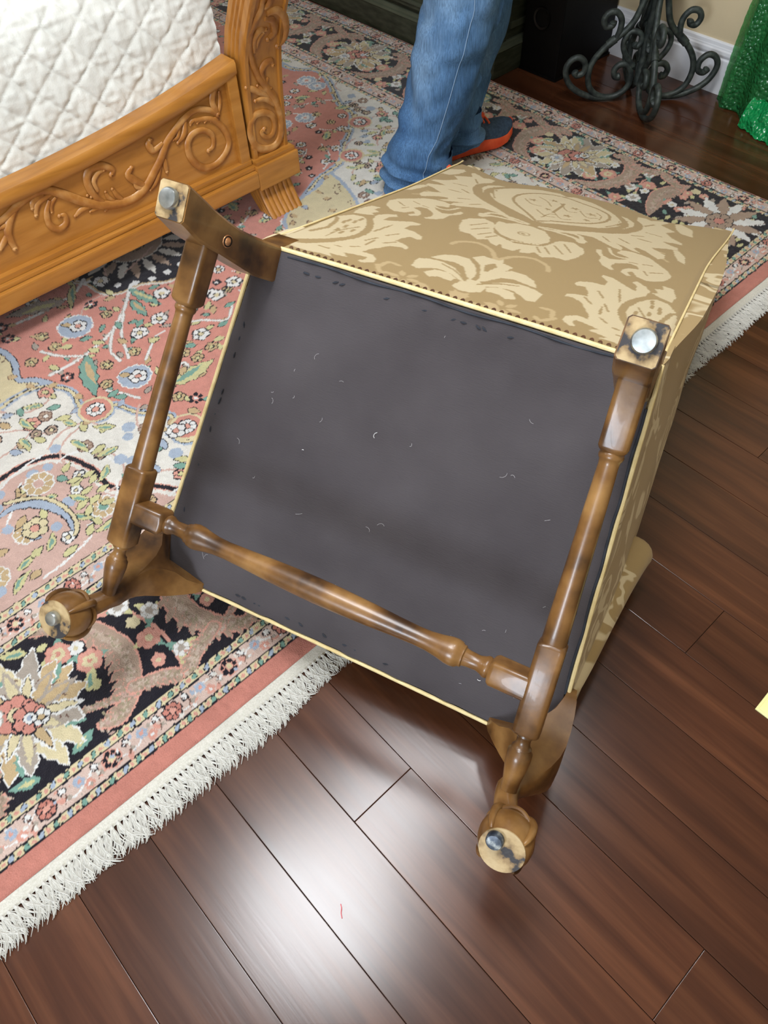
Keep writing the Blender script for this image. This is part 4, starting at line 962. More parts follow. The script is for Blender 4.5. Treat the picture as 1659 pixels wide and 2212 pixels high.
# wide black border: palmettes in ovals of serrated taupe leaves
def border(side, t0s, bmask):
    rc.clip = bmask
    W0, W1 = (NB[3], NB[4]) if side == 'n' else (FB[3], FB[4]); wd = W1 - W0
    P = (lambda t, s: np.array((t, RY0 + W0 + s * wd))) if side == 'n' else (lambda t, s: np.array((RX1 - W0 - s * wd, t)))
    ax = 0.0 if side == 'n' else math.pi / 2
    def leafy(pts, w):
        pts = spl([tuple(p) for p in pts], 7)
        rc.stroke(pts, [x + 0.007 for x in w], C_['rose']); rc.stroke(pts, w, C_['taupe'])
        for i in range(2, len(pts) - 2, 2):                       # serrated side
            d = np.array(pts[i + 1]) - np.array(pts[i]); a = math.atan2(d[1], d[0]); ww = float(np.interp(i / len(pts), np.linspace(0, 1, len(w)), w))
            n = np.array([-math.sin(a), math.cos(a)])
            rc.leaf(np.array(pts[i]) - n * ww * 0.25, a - 1.0, ww * 0.75, ww * 0.16, C_['taupe'], C_['rose'], 0.002)
        rc.stroke([np.array(p) for p in pts], [x * 0.28 for x in w], srgb(188, 168, 150))
        for p in pts[::1]:
            ww = float(np.mean(w))
            for _ in range(5):
                q = np.array(p) + np.array([rr_.gauss(0, ww * 0.20), rr_.gauss(0, ww * 0.20)])
                rc.leaf(q, rr_.uniform(0, 6.28), 0.009, 0.0022, rr_.choice([srgb(186, 158, 146), srgb(160, 150, 124), srgb(196, 178, 162), srgb(154, 136, 118)]))
    for t0 in t0s:
        for sg in (-1, 1):
            leafy([P(t0 + sg * 0.085, 1.02), P(t0 + sg * 0.15, 0.86), P(t0 + sg * 0.185, 0.50), P(t0 + sg * 0.165, 0.22), P(t0 + sg * 0.12, 0.07), P(t0 + sg * 0.09, 0.10)], [0.014, 0.034, 0.044, 0.036, 0.024, 0.012])
            leafy([P(t0 + sg * 0.165, 0.13), P(t0 + sg * 0.11, 0.22), P(t0 + sg * 0.075, 0.26)], [0.010, 0.008, 0.005])
            leafy([P(t0 + sg * 0.165, 0.18), P(t0 + sg * 0.22, 0.10), P(t0 + sg * 0.25, 0.00)], [0.020, 0.024, 0.016])
            a1, a2 = P(t0 + sg * 0.100, 0.74), P(t0 + sg * 0.135, 0.55)
            for q, dl in ((a1, 1.1), (a2, 2.2)):
                for k in range(3): rc.leaf(q, ax + dl * sg + k * 2.0, 0.036, 0.009, C_['lime'] if k % 2 else C_['green'], None, ser=0.6)
                rc.flower(q, 0.023, 6, C_['rose'], C_['yellow'], C_['salmon'], 0.0016)
                rc.flower(q, 0.013, 5, C_['yellow'], C_['salmon'], None, rot=0.6)
            rc.leaf(P(t0 + sg * 0.105, 0.36), ax + sg * 0.9, 0.045, 0.011, C_['lime'], None, ser=0.6, vein=C_['green'])
            rc.leaf(P(t0 + sg * 0.03, 0.06), ax + (0.3 if sg > 0 else 2.8), 0.05, 0.010, C_['green'], None, ser=0.6, vein=C_['lime'])
            rc.leaf(P(t0 + sg * 0.06, 0.90), ax + (2.6 if sg > 0 else 0.5), 0.05, 0.010, C_['lime'], None, ser=0.6, vein=C_['green'])
        c = P(t0, 0.50)
        for k in range(15):
            a = 2 * math.pi * k / 15 + 0.2; L = rr_.uniform(0.085, 0.112)
            rc.leaf(c + 0.02 * np.array([math.cos(a), math.sin(a)]), a, L, 0.019, rr_.choice([C_['grey'], C_['tan'], C_['grey'], C_['yellow']]), C_['white'], 0.005, ser=1, bend=rr_.uniform(-.3, .3))
            if k % 3 == 0: rc.leaf(c + 0.055 * np.array([math.cos(a + 0.2), math.sin(a + 0.2)]), a + 0.3, 0.055, 0.012, C_['green'], None, ser=0.7, vein=C_['lime'])
        for k in range(13):
            a = 2 * math.pi * k / 13 + 0.5; L = rr_.uniform(0.055, 0.085)
            rc.leaf(c + 0.02 * np.array([math.cos(a), math.sin(a)]), a, L, 0.013, C_['white'] if k % 2 else C_['grey'], None, ser=1)
            rc.leaf(c + 0.024 * np.array([math.cos(a), math.sin(a)]), a, L * 0.82, 0.0085, C_['yellow'] if k % 3 else C_['tan'], K if k % 2 else C_['grey'], 0.0022)
            for _ in range(2):
                q = c + rr_.uniform(0.045, 0.08) * np.array([math.cos(a + 0.25), math.sin(a + 0.25)])
                rc.leaf(q, rr_.uniform(0, 6.28), 0.010, 0.0016, C_['brown'])
        rc.flower(c + np.array([-0.010, 0.012]), 0.036, 7, C_['salmon'], C_['yellow'], K, 0.003)
        rc.flower(c + np.array([0.006, -0.010]), 0.028, 6, C_['salmon'], C_['white'], K, 0.003, mid2=C_['blue'])
        rc.flower(c + np.array([0.022, -0.022]), 0.014, 5, C_['white'], C_['tan'], K, 0.002)
        rc.flower(c + np.array([-0.045, 0.03]), 0.020, 6, C_['white'], C_['blue'], C_['grey'], 0.002)
        m = t0 + 0.25                                             # stem of blossoms between two ovals
        rc.stroke(spl([tuple(P(m, 0.08)), tuple(P(m + 0.01, 0.4)), tuple(P(m - 0.012, 0.75)), tuple(P(m, 1.0))]), 0.006, C_['rose'])
        for k, (ds, dt, r, cc) in enumerate([(0.20, 0.018, 0.015, 'white'), (0.42, -0.014, 0.021, 'rose'), (0.60, 0.018, 0.017, 'white'), (0.78, -0.02, 0.020, 'white'), (0.93, 0.02, 0.018, 'rose')]):
            for j in range(3): rc.leaf(P(m + dt, ds), ax + j * 2.1 + k, 0.034, 0.008, C_['green'] if (j + k) % 2 else C_['lime'], None, ser=0.5)
            rc.flower(P(m + dt, ds), r, 6, C_[cc], C_['yellow'] if cc == 'rose' else C_['grey'], C_['grey'] if cc == 'white' else C_['salmon'], 0.001)
BM = zone == 4
border('n', [-0.629, -0.129, 0.371, 0.871, 1.371], BM & (near_side))
border('f', [0.791, 1.282, 1.773, 2.264, 2.755], BM & (~near_side))
rc.clip = BM
KM = (np.abs(rc.a - np.array(K[:3])).sum(-1) < 1e-6) & BM
ZM['kfill'] = KM
for p in scatter('kfill', 0.024, 22000, 33):
    if not inside('kfill', p, 0.0105): continue
    q = R.random()
    if q < 0.40: rc.flower(p, 0.0135, 5, C_[R.choice(['white', 'rose', 'yellow'])], C_['yellow'], None, rot=q * 30)
    else: rc.leaf((p[0] - 0.010, p[1]), R.uniform(-0.8, 0.8), 0.024, 0.0072, C_[R.choice(['green', 'lime', 'lime', 'grey'])], None, ser=0.5)
cq = np.array([1.945, 0.785])
for k in range(14):
    a = 2 * math.pi * k / 14; rc.leaf(cq + 0.02 * np.array([math.cos(a), math.sin(a)]), a, 0.10, 0.017, C_['taupe'] if k % 2 else C_['white'], C_['brown'], 0.002, ser=1)
rc.flower(cq, 0.04, 8, C_['taupe'], C_['salmon'], K)
rc.clip = None

# pile mesh: fine grid close by, coarser far away
gx = np.concatenate([np.arange(-0.70, -0.45, 0.006), np.arange(-0.45, 0.62, 0.0022), np.arange(0.62, RX1, 0.0044), [RX1]])
gy = np.concatenate([np.arange(RY0, 1.46, 0.0022), np.arange(1.46, 3.1, 0.0045)])
PXg, PYg = np.meshgrid(gx, gy)
jx = 0.0011 * vnoise(PXg * 240, PYg * 240, 1) + 0.0010 * vnoise(PXg * 110, PYg * 110, 4)
jy = 0.0011 * vnoise(PXg * 240, PYg * 240, 2) + 0.0010 * vnoise(PXg * 110, PYg * 110, 5)
pc = rc.sample(np.clip(PXg + jx, -0.74, RX1), np.clip(PYg + jy, RY0, 3.19))
pc = pc * (1 + 0.055 * vnoise(PXg * 9, PYg * 30, 6) + 0.06 * vnoise(PXg * 90, PYg * 90, 7))[..., None]
PZ = 0.0085 + 0.0006 * vnoise(PXg * 160, PYg * 160, 8) + 0.0006 * vnoise(PXg * 4, PYg * 4, 10)
wob = 0.008 * vnoise(PYg * 3.1, PYg * 0 + 3.3, 12) * smoothstep(1.6, RX1, PXg)
ed = np.minimum(PYg - RY0, RX1 - PXg)
PZ = PZ * smoothstep(-0.004, 0.004, ed) + 0.001
wy = 0.004 * vnoise(PXg * 2.3, PXg * 0 + 9.1, 14) * (1 - smoothstep(RY0, RY0 + 0.3, PYg))
grid_mesh('pile', PXg + wob, PYg + wy, PZ, 'rug_pile', rug, colors=np.clip(pc, 0, 1), flip=False)
mk('rug_underlay', *box(-0.70, RX1 - 0.012, RY0 + 0.004, 3.09, 0.0008, 0.0035), 'rug_back', rug, smooth=False)
# flat-woven end strip
kx = np.linspace(-0.70, RX1, 260); ky = np.linspace(0, 1, 9)
KX, KT = np.meshgrid(kx, ky)
wy1 = 0.004 * vnoise(KX * 2.3, KX * 0 + 9.1, 14)
KY = RY0 + wy1 - KT * (0.022 + 0.002 * vnoise(KX * 6, KX * 0, 15)) + 0.001
KZ = 0.0042 + 0.0008 * vnoise(KX * 30, KT * 4, 16) - 0.001 * KT
grid_mesh('kilim_end', KX, KY, KZ, 'kilim_weave', rug, flip=True)
# knotted tassels
tmesh = []
for k in range(12):
    R2 = random.Random(100 + k); parts = []
    lean0 = R2.uniform(-0.55, 0.55)
    for q in range(18):
        x0 = R2.uniform(-0.0062, 0.0062); L = R2.uniform(0.042, 0.056); ln_ = lean0 + R2.uniform(-0.30, 0.30); cb = R2.uniform(-0.5, 0.5)
        p = [(x0 * (0.4 + 0.9 * t) + L * (ln_ * t * t + cb * 0.25 * math.sin(t * 5)), -L * t * (1 - 0.12 * t), 0.0036 - 0.0018 * t + 0.0022 * math.sin(t * 3.1) * R2.random() + 0.0003 * q * 0.4) for t in np.linspace(0, 1, 7)]
        parts.append(tube(p, [0.0009, 0.0010, 0.0010, 0.0009, 0.0009, 0.0008, 0.0003], 4))
    parts.append(tube([(0.0, 0.004, 0.0036), (0, 0.001, 0.0042), (0, -0.003, 0.0040)], [0.0026, 0.0034, 0.0026], 6))
    v, f = join(*parts)
    me = bpy.data.meshes.new('tassel'); me.from_pydata([tuple(map(float, p)) for p in v], [], f); me.update(); me.materials.append(MATS['fringe_cotton']); tmesh.append(me)
x = -0.63; k = 0
while x < RX1:
    o = bpy.data.objects.new('tassel', tmesh[(k * 7 + k // 5) % 12]); COL.objects.link(o); o.parent = rug
    yy = RY0 - 0.022 - 0.002 * float(vnoise(x * 6, 0.0, 15)) + 0.004 * float(vnoise(x * 2.3, 9.1, 14))
    o.location = (x, yy, 0.0); o.rotation_euler = (0, 0, 0.6 * float(vnoise(x * 7, 1.5, 17))); s = 1 + 0.15 * float(vnoise(x * 15, 2.5, 18)); o.scale = (s, s, 1)
    x += 0.0108 + 0.0012 * float(vnoise(x * 40, 7.7, 3)); k += 1

# ------------------------------------------------------------------ bed with carved footboard
bed = thing('bed', 'carved pine sleigh bed with reeded feet standing on the floral rug', 'bed', (0.2, 1.75, 0.009))
BO = np.array([0.2, 1.75, 0.009])
def bl(v): return [tuple(np.array(p) - BO) for p in v]
def bmk(name, vf, mat, parent=bed, smooth=True): return mk(name, bl(vf[0]), vf[1], mat, parent, smooth)
BXC, BXR = 0.20, 1.068                          # bed centre and inner face of the corner post
def ftop(x):
    t = min(1.0, abs(x - BXC) / (BXR - BXC)); return 0.347 + 0.075 * t ** 2.6
xs = np.linspace(2 * BXC - BXR, BXR, 61)
def panel(za, zb_f, y0, y1, mat, name, inset=0.0):
    rings = []
    for x in xs:
        zb = zb_f(x); rings.append([(x, y0, za), (x, y0, zb), (x, y1, zb), (x, y1, za)])
    return bmk(name, loft(rings), mat, bed, smooth=False)
panel(0.15, lambda x: ftop(x) - 0.022, 1.722, 1.752, 'pine_rail', 'footboard_panel')
panel(0.16, lambda x: 0.172, 1.706, 1.735, 'pine_rail', 'panel_moulding')
# cap rail following the curve, rounded
rings = []
for x in xs:
    z = ftop(x); rings.append([(x, 1.708, z - 0.034), (x, 1.704, z - 0.028), (x, 1.704, z - 0.006), (x, 1.708, z), (x, 1.760, z), (x, 1.764, z - 0.004), (x, 1.764, z - 0.032), (x, 1.760, z - 0.036)])
bmk('top_rail', loft(rings), 'pine_rail', bed)
bmk('bottom_rail', join(box(2 * BXC - BXR, BXR, 1.682, 1.758, 0.104, 0.148, 0.004), box(2 * BXC - BXR, BXR, 1.694, 1.755, 0.149, 0.159, 0.003)), 'pine_rail', bed, smooth=False)
for s in (-1, 1):   # upright edge strip of the sunk panel
    xx = BXC + s * (BXR - BXC)
    bmk('panel_stile', box(min(xx, xx - s * 0.03), max(xx, xx - s * 0.03), 1.708, 1.74, 0.155, ftop(xx) - 0.02, 0.003), 'pine_rail', bed, smooth=False)

def carve(paths, pick, r0, name, parent, taper=True, flat=0.55):
    parts = []
    for P, k in paths:
        Q = smooth_path([pick(x, y) for x, y in P], 5); n = len(Q)
        rad = [r0 * k * (0.45 + 0.75 * math.sin(math.pi * min(1, 0.12 + 0.80 * i / (n - 1)))) for i in range(n)]
        v, f = tube(Q, rad, 8)
        cy = np.repeat([q[1] for q in Q], 8); v = [(p[0], c + (p[1] - c) * flat, p[2]) for p, c in zip(v, cy)]
        parts.append((v, f))
        e = Q[-1]; rr = rad[-1] * 1.35                                # little round terminal
        parts.append(([(e[0] + rr * math.cos(a) * math.cos(b), e[1] + rr * 0.7 * math.sin(b), e[2] + rr * math.sin(a) * math.cos(b)) for b in np.linspace(-1.4, 1.4, 5) for a in np.linspace(0, 2 * math.pi, 8, endpoint=False)],
                      [(i * 8 + j, i * 8 + (j + 1) % 8, (i + 1) * 8 + (j + 1) % 8, (i + 1) * 8 + j) for i in range(4) for j in range(8)]))
    v, f = join(*parts)
    return bmk(name, (v, f), 'pine_carved', parent)
pk1 = lambda x, y: ypt(0.3255 * x, 150 + 0.3255 * y, 1.720)
FC = [([(-60, 1050), (0, 1010), (60, 960), (130, 890), (230, 820), (330, 805), (450, 840), (560, 880), (680, 900), (800, 890), (900, 850), (970, 780), (1020, 690), (1070, 590), (1100, 500), (1150, 420), (1220, 330), (1300, 270), (1390, 270), (1445, 300)], 1.5),
      ([(1290, 340), (1400, 330), (1480, 390), (1520, 480), (1490, 570), (1420, 640), (1340, 650), (1270, 590), (1245, 500), (1280, 430), (1350, 405), (1410, 440), (1415, 510), (1385, 540)], 1.25),
      ([(1445, 290), (1410, 220), (1420, 140), (1450, 95)], 1.2), ([(1450, 300), (1460, 220), (1455, 150)], 0.7), ([(1080, 490), (1020, 540), (985, 500), (995, 470)], 1.2),
      ([(960, 770), (900, 740), (850, 700), (872, 655)], 1.25), ([(960, 790), (910, 780), (890, 740)], 0.8), ([(680, 880), (610, 820), (575, 730), (600, 660), (680, 640), (745, 665), (738, 700)], 1.3), ([(650, 810), (622, 745), (650, 690), (690, 672)], 0.8),
      ([(330, 870), (310, 950), (330, 1030), (390, 1060), (440, 1020), (430, 970), (395, 975)], 1.1), ([(340, 830), (250, 890), (240, 970)], 1.0), ([(290, 835), (220, 880), (215, 925)], 0.9), ([(370, 850), (340, 900), (345, 950)], 0.7),
      ([(100, 930), (60, 1020), (55, 1100), (100, 1190)], 1.3), ([(60, 1080), (0, 1200)], 1.0), ([(60, 1020), (0, 1060)], 0.8), ([(620, 900), (540, 935), (500, 975)], 0.9), ([(700, 905), (640, 925), (600, 945)], 0.7), ([(770, 905), (720, 920), (700, 940)], 0.6),
      ([(1230, 340), (1222, 430), (1182, 488)], 1.0), ([(1190, 390), (1180, 450), (1150, 470)], 0.7), ([(1090, 590), (1100, 640), (1108, 680)], 0.9), ([(1070, 620), (1040, 740), (1000, 800)], 0.8), ([(770, 880), (720, 850), (700, 815)], 0.7), ([(820, 870), (780, 840), (745, 795)], 0.8),
      ([(1300, 330), (1270, 350), (1265, 370)], 0.7), ([(1350, 320), (1320, 340), (1310, 358)], 0.7), ([(1400, 325), (1370, 335), (1360, 352)], 0.7), ([(1450, 330), (1420, 330), (1400, 345)], 0.7)]
carve(FC, pk1, 0.0062, 'footboard_carving', bed)
bd = []
for x, y in [(580, 838), (606, 848), (632, 857), (658, 866), (684, 875)]:
    p = pk1(x, y); bd.append(([(p[0] + 0.004 * math.cos(a) * math.cos(b), p[1] + 0.003 * math.sin(b), p[2] + 0.004 * math.sin(a) * math.cos(b)) for b in np.linspace(-1.4, 1.4, 5) for a in np.linspace(0, 2 * math.pi, 8, endpoint=False)],
                              [(i * 8 + j, i * 8 + (j + 1) % 8, (i + 1) * 8 + (j + 1) % 8, (i + 1) * 8 + j) for i in range(4) for j in range(8)]))
bmk('carved_beads', join(*bd), 'pine_carved', bed)

def ypost(z): return float(np.interp(z, [0.0, 0.155, 0.24, 0.31, 0.36, 0.42, 0.48, 0.55, 0.62, 0.70, 0.78, 0.86], [1.710, 1.708, 1.703, 1.698, 1.692, 1.682, 1.660, 1.622, 1.580, 1.545, 1.530, 1.545]))
def make_post(mirror):
    mx = lambda V: [((2 * BXC - p[0]) if mirror else p[0], p[1], p[2]) for p in V]
    XL, XR = 1.078, 1.197
    zs = np.linspace(0.085, 0.86, 48); rings = []
    for z in zs:
        y = ypost(z); yb = y + 0.082
        rings.append([(XL, y + 0.006, z), (XL + 0.004, y + 0.001, z), (XL + 0.013, y, z), (XL + 0.0155, y + 0.006, z), (XR - 0.0155, y + 0.006, z), (XR - 0.013, y, z), (XR - 0.004, y + 0.001, z), (XR, y + 0.006, z),
                      (XR, yb, z), (XL, yb, z), (XL, yb - 0.012, z)] + [p for k in range(3) for p in ((XL, yb - 0.016 - k * 0.016, z), (XL + 0.004, yb - 0.021 - k * 0.016, z), (XL, yb - 0.026 - k * 0.016, z))])
    v, f = loft(rings)
    post = bmk('corner_post', (mx(v), f), 'pine', bed)
    v, f = box(XL - 0.010, XR + 0.010, ypost(0.13) - 0.026, 1.80, 0.092, 0.158, 0.0035)
    v2, f2 = box(XL - 0.006, XR + 0.006, ypost(0.13) - 0.018, 1.795, 0.156, 0.168, 0.003)
    b = join((v, f), (v2, f2)); bmk('post_block', (mx(b[0]), b[1]), 'pine_rail', post, smooth=False)
    # reeded sabre foot
    rings = []
    for z in np.linspace(0.0095, 0.10, 14):
        t = 1 - z / 0.10; y = ypost(0.1) + 0.006 - 0.058 * t ** 1.8; yb = y + 0.075 - 0.02 * t
        xa, xb = XL + 0.002 + 0.002 * t, XR - 0.006 - 0.004 * t
        r = []
        for k in range(61):
            q = k / 60; r.append((xa + (xb - xa) * q, y - 0.0045 * abs(math.sin(q * math.pi * 7)), z + 0.0005))
        r += [(xb, yb, z + 0.0005), (xa, yb, z + 0.0005)]
        for k in range(1, 12):
            q = k / 12; r.append((xa + 0.0035 * (1 - abs(math.sin(q * math.pi * 4))), yb + (y - yb) * q, z + 0.0005))
        rings.append(r)
    v, f = loft(rings); bmk('reeded_foot', (mx(v), f), 'pine', post)
    def pk2(x, y):
        p = ypt(380 + 0.226 * x, 0.226 * y, 1.70)
        for _ in range(4): p = ypt(380 + 0.226 * x, 0.226 * y, ypost(float(np.clip(p[2], 0.1, 0.86))) + 0.004)
        return ((2 * BXC - p[0]) if mirror else p[0], p[1], p[2])
    PCV = [([(850, -110), (830, 0), (810, 100), (740, 230), (700, 400), (720, 560), (780, 720), (860, 830), (930, 930), (985, 1050), (1010, 1180), (1000, 1300), (950, 1390), (860, 1425), (770, 1400), (715, 1300), (715, 1190), (760, 1100), (850, 1075), (920, 1110), (945, 1200), (920, 1290), (860, 1310), (818, 1270), (845, 1235)], 1.5),
           ([(860, 820), (820, 690), (850, 610), (910, 580), (928, 620)], 1.3), ([(900, 930), (800, 880), (720, 850), (672, 838)], 1.2), ([(940, 1000), (850, 940), (760, 968)], 1.2), ([(960, 960), (930, 900), (905, 850)], 1.1), ([(880, 880), (820, 850), (780, 820)], 0.9),
           ([(750, 500), (750, 370), (800, 290), (860, 280)], 1.2), ([(770, 460), (790, 370), (840, 310)], 0.8), ([(850, 180), (920, 190), (940, 300), (880, 375)], 1.4), ([(870, 130), (960, 90), (1030, 150), (1050, 270), (1030, 370), (970, 440)], 1.6),
           ([(840, 80), (890, 20), (910, -80)], 1.2), ([(740, 1350), (742, 1400), (752, 1440)], 1.1), ([(1020, 1320), (980, 1370), (930, 1400)], 0.9), ([(880, 740), (865, 790), (880, 830)], 0.8)]
    carve(PCV, pk2, 0.0056, 'post_carving', post)
make_post(False); make_post(True)
for s in (-1, 1):
    xx = BXC + s * 0.90; bmk('side_rail', box(xx - 0.02, xx + 0.02, 1.79, 3.9, 0.12, 0.30, 0.004), 'pine_rail', bed, smooth=False)

# mattress and quilt
mat_o = tag(mk('mattress', *box(-0.62, 1.02, 1.80, 3.85, 0.25, 0.60, 0.05), 'mattress_cloth'), 'pale mattress lying under the white quilt', 'mattress')
sx = np.arange(-0.66, 1.0725, 0.004)
prof = [(1.772, 0.29), (1.774, 0.36), (1.776, 0.44), (1.779, 0.52), (1.787, 0.58), (1.805, 0.62), (1.84, 0.642), (1.92, 0.648), (2.10, 0.650), (2.5, 0.650), (2.9, 0.650)]
pp = smooth_path([np.array([0, a, b]) for a, b in prof], 12); ss = np.concatenate([[0], np.cumsum([np.linalg.norm(pp[i + 1] - pp[i]) for i in range(len(pp) - 1)])])
sv = np.concatenate([np.arange(0, 0.55, 0.0035), np.arange(0.55, ss[-1], 0.006)])
yv = np.interp(sv, ss, [p[1] for p in pp]); zv = np.interp(sv, ss, [p[2] for p in pp])
ny = -np.gradient(zv, sv); nz_ = np.gradient(yv, sv)
QX, QS = np.meshgrid(sx, sv); QY = yv[:, None] + 0 * QX; QZ = zv[:, None] + 0 * QX
sp = 0.060
wx = 0.004 * vnoise(QX * 9, QS * 9, 31)
a1 = (QX + wx) * 0.60 - QS * 0.80 + 0.02; a2 = (QX + wx) * 0.74 + QS * 0.67 + 0.03
d1 = np.abs((a1 / sp) % 1 - 0.5) * 2; d2 = np.abs((a2 / sp) % 1 - 0.5) * 2
groove = np.exp(-((1 - d1) / 0.055) ** 2) + np.exp(-((1 - d2) / 0.055) ** 2)
puff = 0.0042 * (1 - np.clip(groove, 0, 1)) * (1 - np.maximum(d1, d2) ** 6)
wr = 0.0022 * vnoise(QX * 75, QS * 26, 32) + 0.0012 * vnoise(QX * 150, QS * 70, 33) + 0.0015 * vnoise(QX * 26, QS * 110, 34)
h = puff + wr * (1 - 0.75 * np.clip(groove, 0, 1)) + 0.004 * vnoise(QX * 5, QS * 5, 35)
quilt = grid_mesh('quilt', QX, QY + h * ny[:, None], QZ + h * nz_[:, None] , 'quilt_cotton', None, flip=True)
tag(quilt, 'white crinkled cotton quilt with diamond stitching draped over the bed', 'quilt')

# ------------------------------------------------------------------ dark green cabinet
cab = thing('cabinet', 'dark green wooden cabinet with moulded plinth beside the black speaker', 'cabinet', (2.37, 2.6, 0))
CBO = np.array([2.37, 2.6, 0.0])
def cmk(name, vf, mat, parent=cab, smooth=False): return mk(name, [tuple(np.array(p) - CBO) for p in vf[0]], vf[1], mat, parent, smooth)
CX, CY0, CY1 = 2.146, 1.800, 3.40
cmk('plinth', box(CX, 2.575, CY0, CY1, 0.0, 0.078, 0.003), 'cabinet_green')
pf = [(0.0, 0.078), (-0.002, 0.082), (0.001, 0.088), (0.007, 0.091), (0.010, 0.097), (0.014, 0.100)]
rings = [[(CX + a, CY0 + a, z), (2.575, CY0 + a, z), (2.575, CY1, z), (CX + a, CY1, z)] for a, z in pf]
cmk('base_moulding', loft(rings), 'cabinet_mould')
cmk('carcass', box(CX + 0.022, 2.575, CY0 + 0.022, CY1 - 0.01, 0.099, 0.86, 0.003), 'cabinet_green')
cmk('corner_stile', box(CX + 0.014, CX + 0.07, CY0 + 0.014, CY0 + 0.07, 0.100, 0.86, 0.004), 'cabinet_green')
for k in range(3):
    ya = CY0 + 0.09 + k * 0.50; yb = ya + 0.47
    d = cmk('drawer_front', box(CX + 0.008, CX + 0.026, ya, yb, 0.115, 0.300, 0.004), 'cabinet_green')
    cmk('drawer_panel', join(box(CX + 0.002, CX + 0.012, ya + 0.02, yb - 0.02, 0.272, 0.286, 0.003), box(CX + 0.002, CX + 0.012, ya + 0.02, yb - 0.02, 0.130, 0.142, 0.003)), 'cabinet_mould', d)
    cmk('drawer_knob', ([(CX - 0.004 - 0.012 * math.cos(b), (ya + yb) / 2 + 0.014 * math.sin(b) * math.cos(a), 0.208 + 0.014 * math.sin(b) * math.sin(a)) for b in np.linspace(0.15, 2.6, 6) for a in np.linspace(0, 2 * math.pi, 12, endpoint=False)],
                        [(i * 12 + j, i * 12 + (j + 1) % 12, (i + 1) * 12 + (j + 1) % 12, (i + 1) * 12 + j) for i in range(5) for j in range(12)] + [tuple(range(12))]), 'iron', d, True)
    dd = cmk('door', box(CX + 0.008, CX + 0.026, ya, yb, 0.318, 0.845, 0.004), 'cabinet_green')
    cmk('door_panel', box(CX + 0.004, CX + 0.014, ya + 0.07, yb - 0.07, 0.388, 0.775, 0.006), 'cabinet_mould', dd)
cmk('worktop', box(CX - 0.012, 2.580, CY0 - 0.012, CY1, 0.86, 0.89, 0.005), 'cabinet_green')
sd = cmk('side_panel', join(box(CX + 0.09, 2.55, CY0 + 0.016, CY0 + 0.024, 0.13, 0.15, 0.002), box(CX + 0.09, 2.55, CY0 + 0.016, CY0 + 0.024, 0.80, 0.82, 0.002)), 'cabinet_mould')

# ------------------------------------------------------------------ black loudspeaker
spk = thing('loudspeaker', 'tall black box loudspeaker standing between the green cabinet and iron stand', 'speaker', (2.43, 1.72, 0))
def smk(name, vf, mat, parent=spk, smooth=False): return mk(name, [(p[0] - 2.43, p[1] - 1.72, p[2]) for p in vf[0]], vf[1], mat, parent, smooth)
smk('enclosure', box(2.282, 2.580, 1.640, 1.797, 0.006, 0.78, 0.004), 'black_speaker')
smk('base_plate', box(2.278, 2.583, 1.636, 1.798, 0.0, 0.007, 0.001), 'black_speaker')
port = [(2.281 - d, 1.725 + r * math.cos(a), 0.175 + r * math.sin(a)) for d, r in ((0.0, 0.034), (0.004, 0.033), (0.003, 0.026), (-0.02, 0.020)) for a in np.linspace(0, 2 * math.pi, 28, endpoint=False)]
smk('bass_port', (port, [(i * 28 + j, i * 28 + (j + 1) % 28, (i + 1) * 28 + (j + 1) % 28, (i + 1) * 28 + j) for i in range(3) for j in range(28)]), 'speaker_port', smooth=True)
smk('driver_cone', ([(2.2805 - d, 1.718 + r * math.cos(a), 0.42 + r * math.sin(a)) for d, r in ((0.0, 0.066), (0.004, 0.064), (0.003, 0.056), (0.001, 0.02), (0.004, 0.004)) for a in np.linspace(0, 2 * math.pi, 32, endpoint=False)],
                    [(i * 32 + j, i * 32 + (j + 1) % 32, (i + 1) * 32 + (j + 1) % 32, (i + 1) * 32 + j) for i in range(4) for j in range(32)]), 'speaker_port', smooth=True)

# ------------------------------------------------------------------ wrought iron pedestal
SR = np.array([0.7317, -0.6816]); SF = np.array([0.6550, 0.7557])
sc_ = np.array([2.385, 1.350]) + SR * (-0.03)
stand = thing('pedestal_stand', 'grey wrought iron pedestal with scrolled feet in front of the white baseboard', 'pedestal', (sc_[0], sc_[1], 0))
def spiral(c, r0, r1, a0, a1, n=16): return [(c[0] + (r0 + (r1 - r0) * t) * math.cos(a0 + (a1 - a0) * t), c[1] + (r0 + (r1 - r0) * t) * math.sin(a0 + (a1 - a0) * t)) for t in np.linspace(0, 1, n)]
main = [(0.016, 0.47), (0.020, 0.40), (0.030, 0.32), (0.040, 0.280), (0.058, 0.232), (0.094, 0.194), (0.126, 0.168), (0.156, 0.129), (0.166, 0.088), (0.156, 0.047), (0.128, 0.021), (0.085, 0.0122), (0.050, 0.025), (0.030, 0.050), (0.030, 0.085), (0.048, 0.112), (0.072, 0.112), (0.085, 0.095), (0.078, 0.076), (0.062, 0.078)]
upper = [(0.098, 0.190), (0.092, 0.215), (0.094, 0.244), (0.112, 0.264), (0.136, 0.262), (0.147, 0.243), (0.137, 0.224), (0.118, 0.228), (0.118, 0.240)]
lower = [(0.090, 0.0122), (0.135, 0.0130), (0.185, 0.029), (0.224, 0.058), (0.241, 0.098), (0.230, 0.127), (0.204, 0.137), (0.182, 0.119), (0.182, 0.092), (0.203, 0.083), (0.213, 0.098)]
small = [(0.028, 0.108), (0.062, 0.145), (0.073, 0.180), (0.058, 0.208), (0.030, 0.205), (0.018, 0.183), (0.030, 0.165), (0.042, 0.175)]
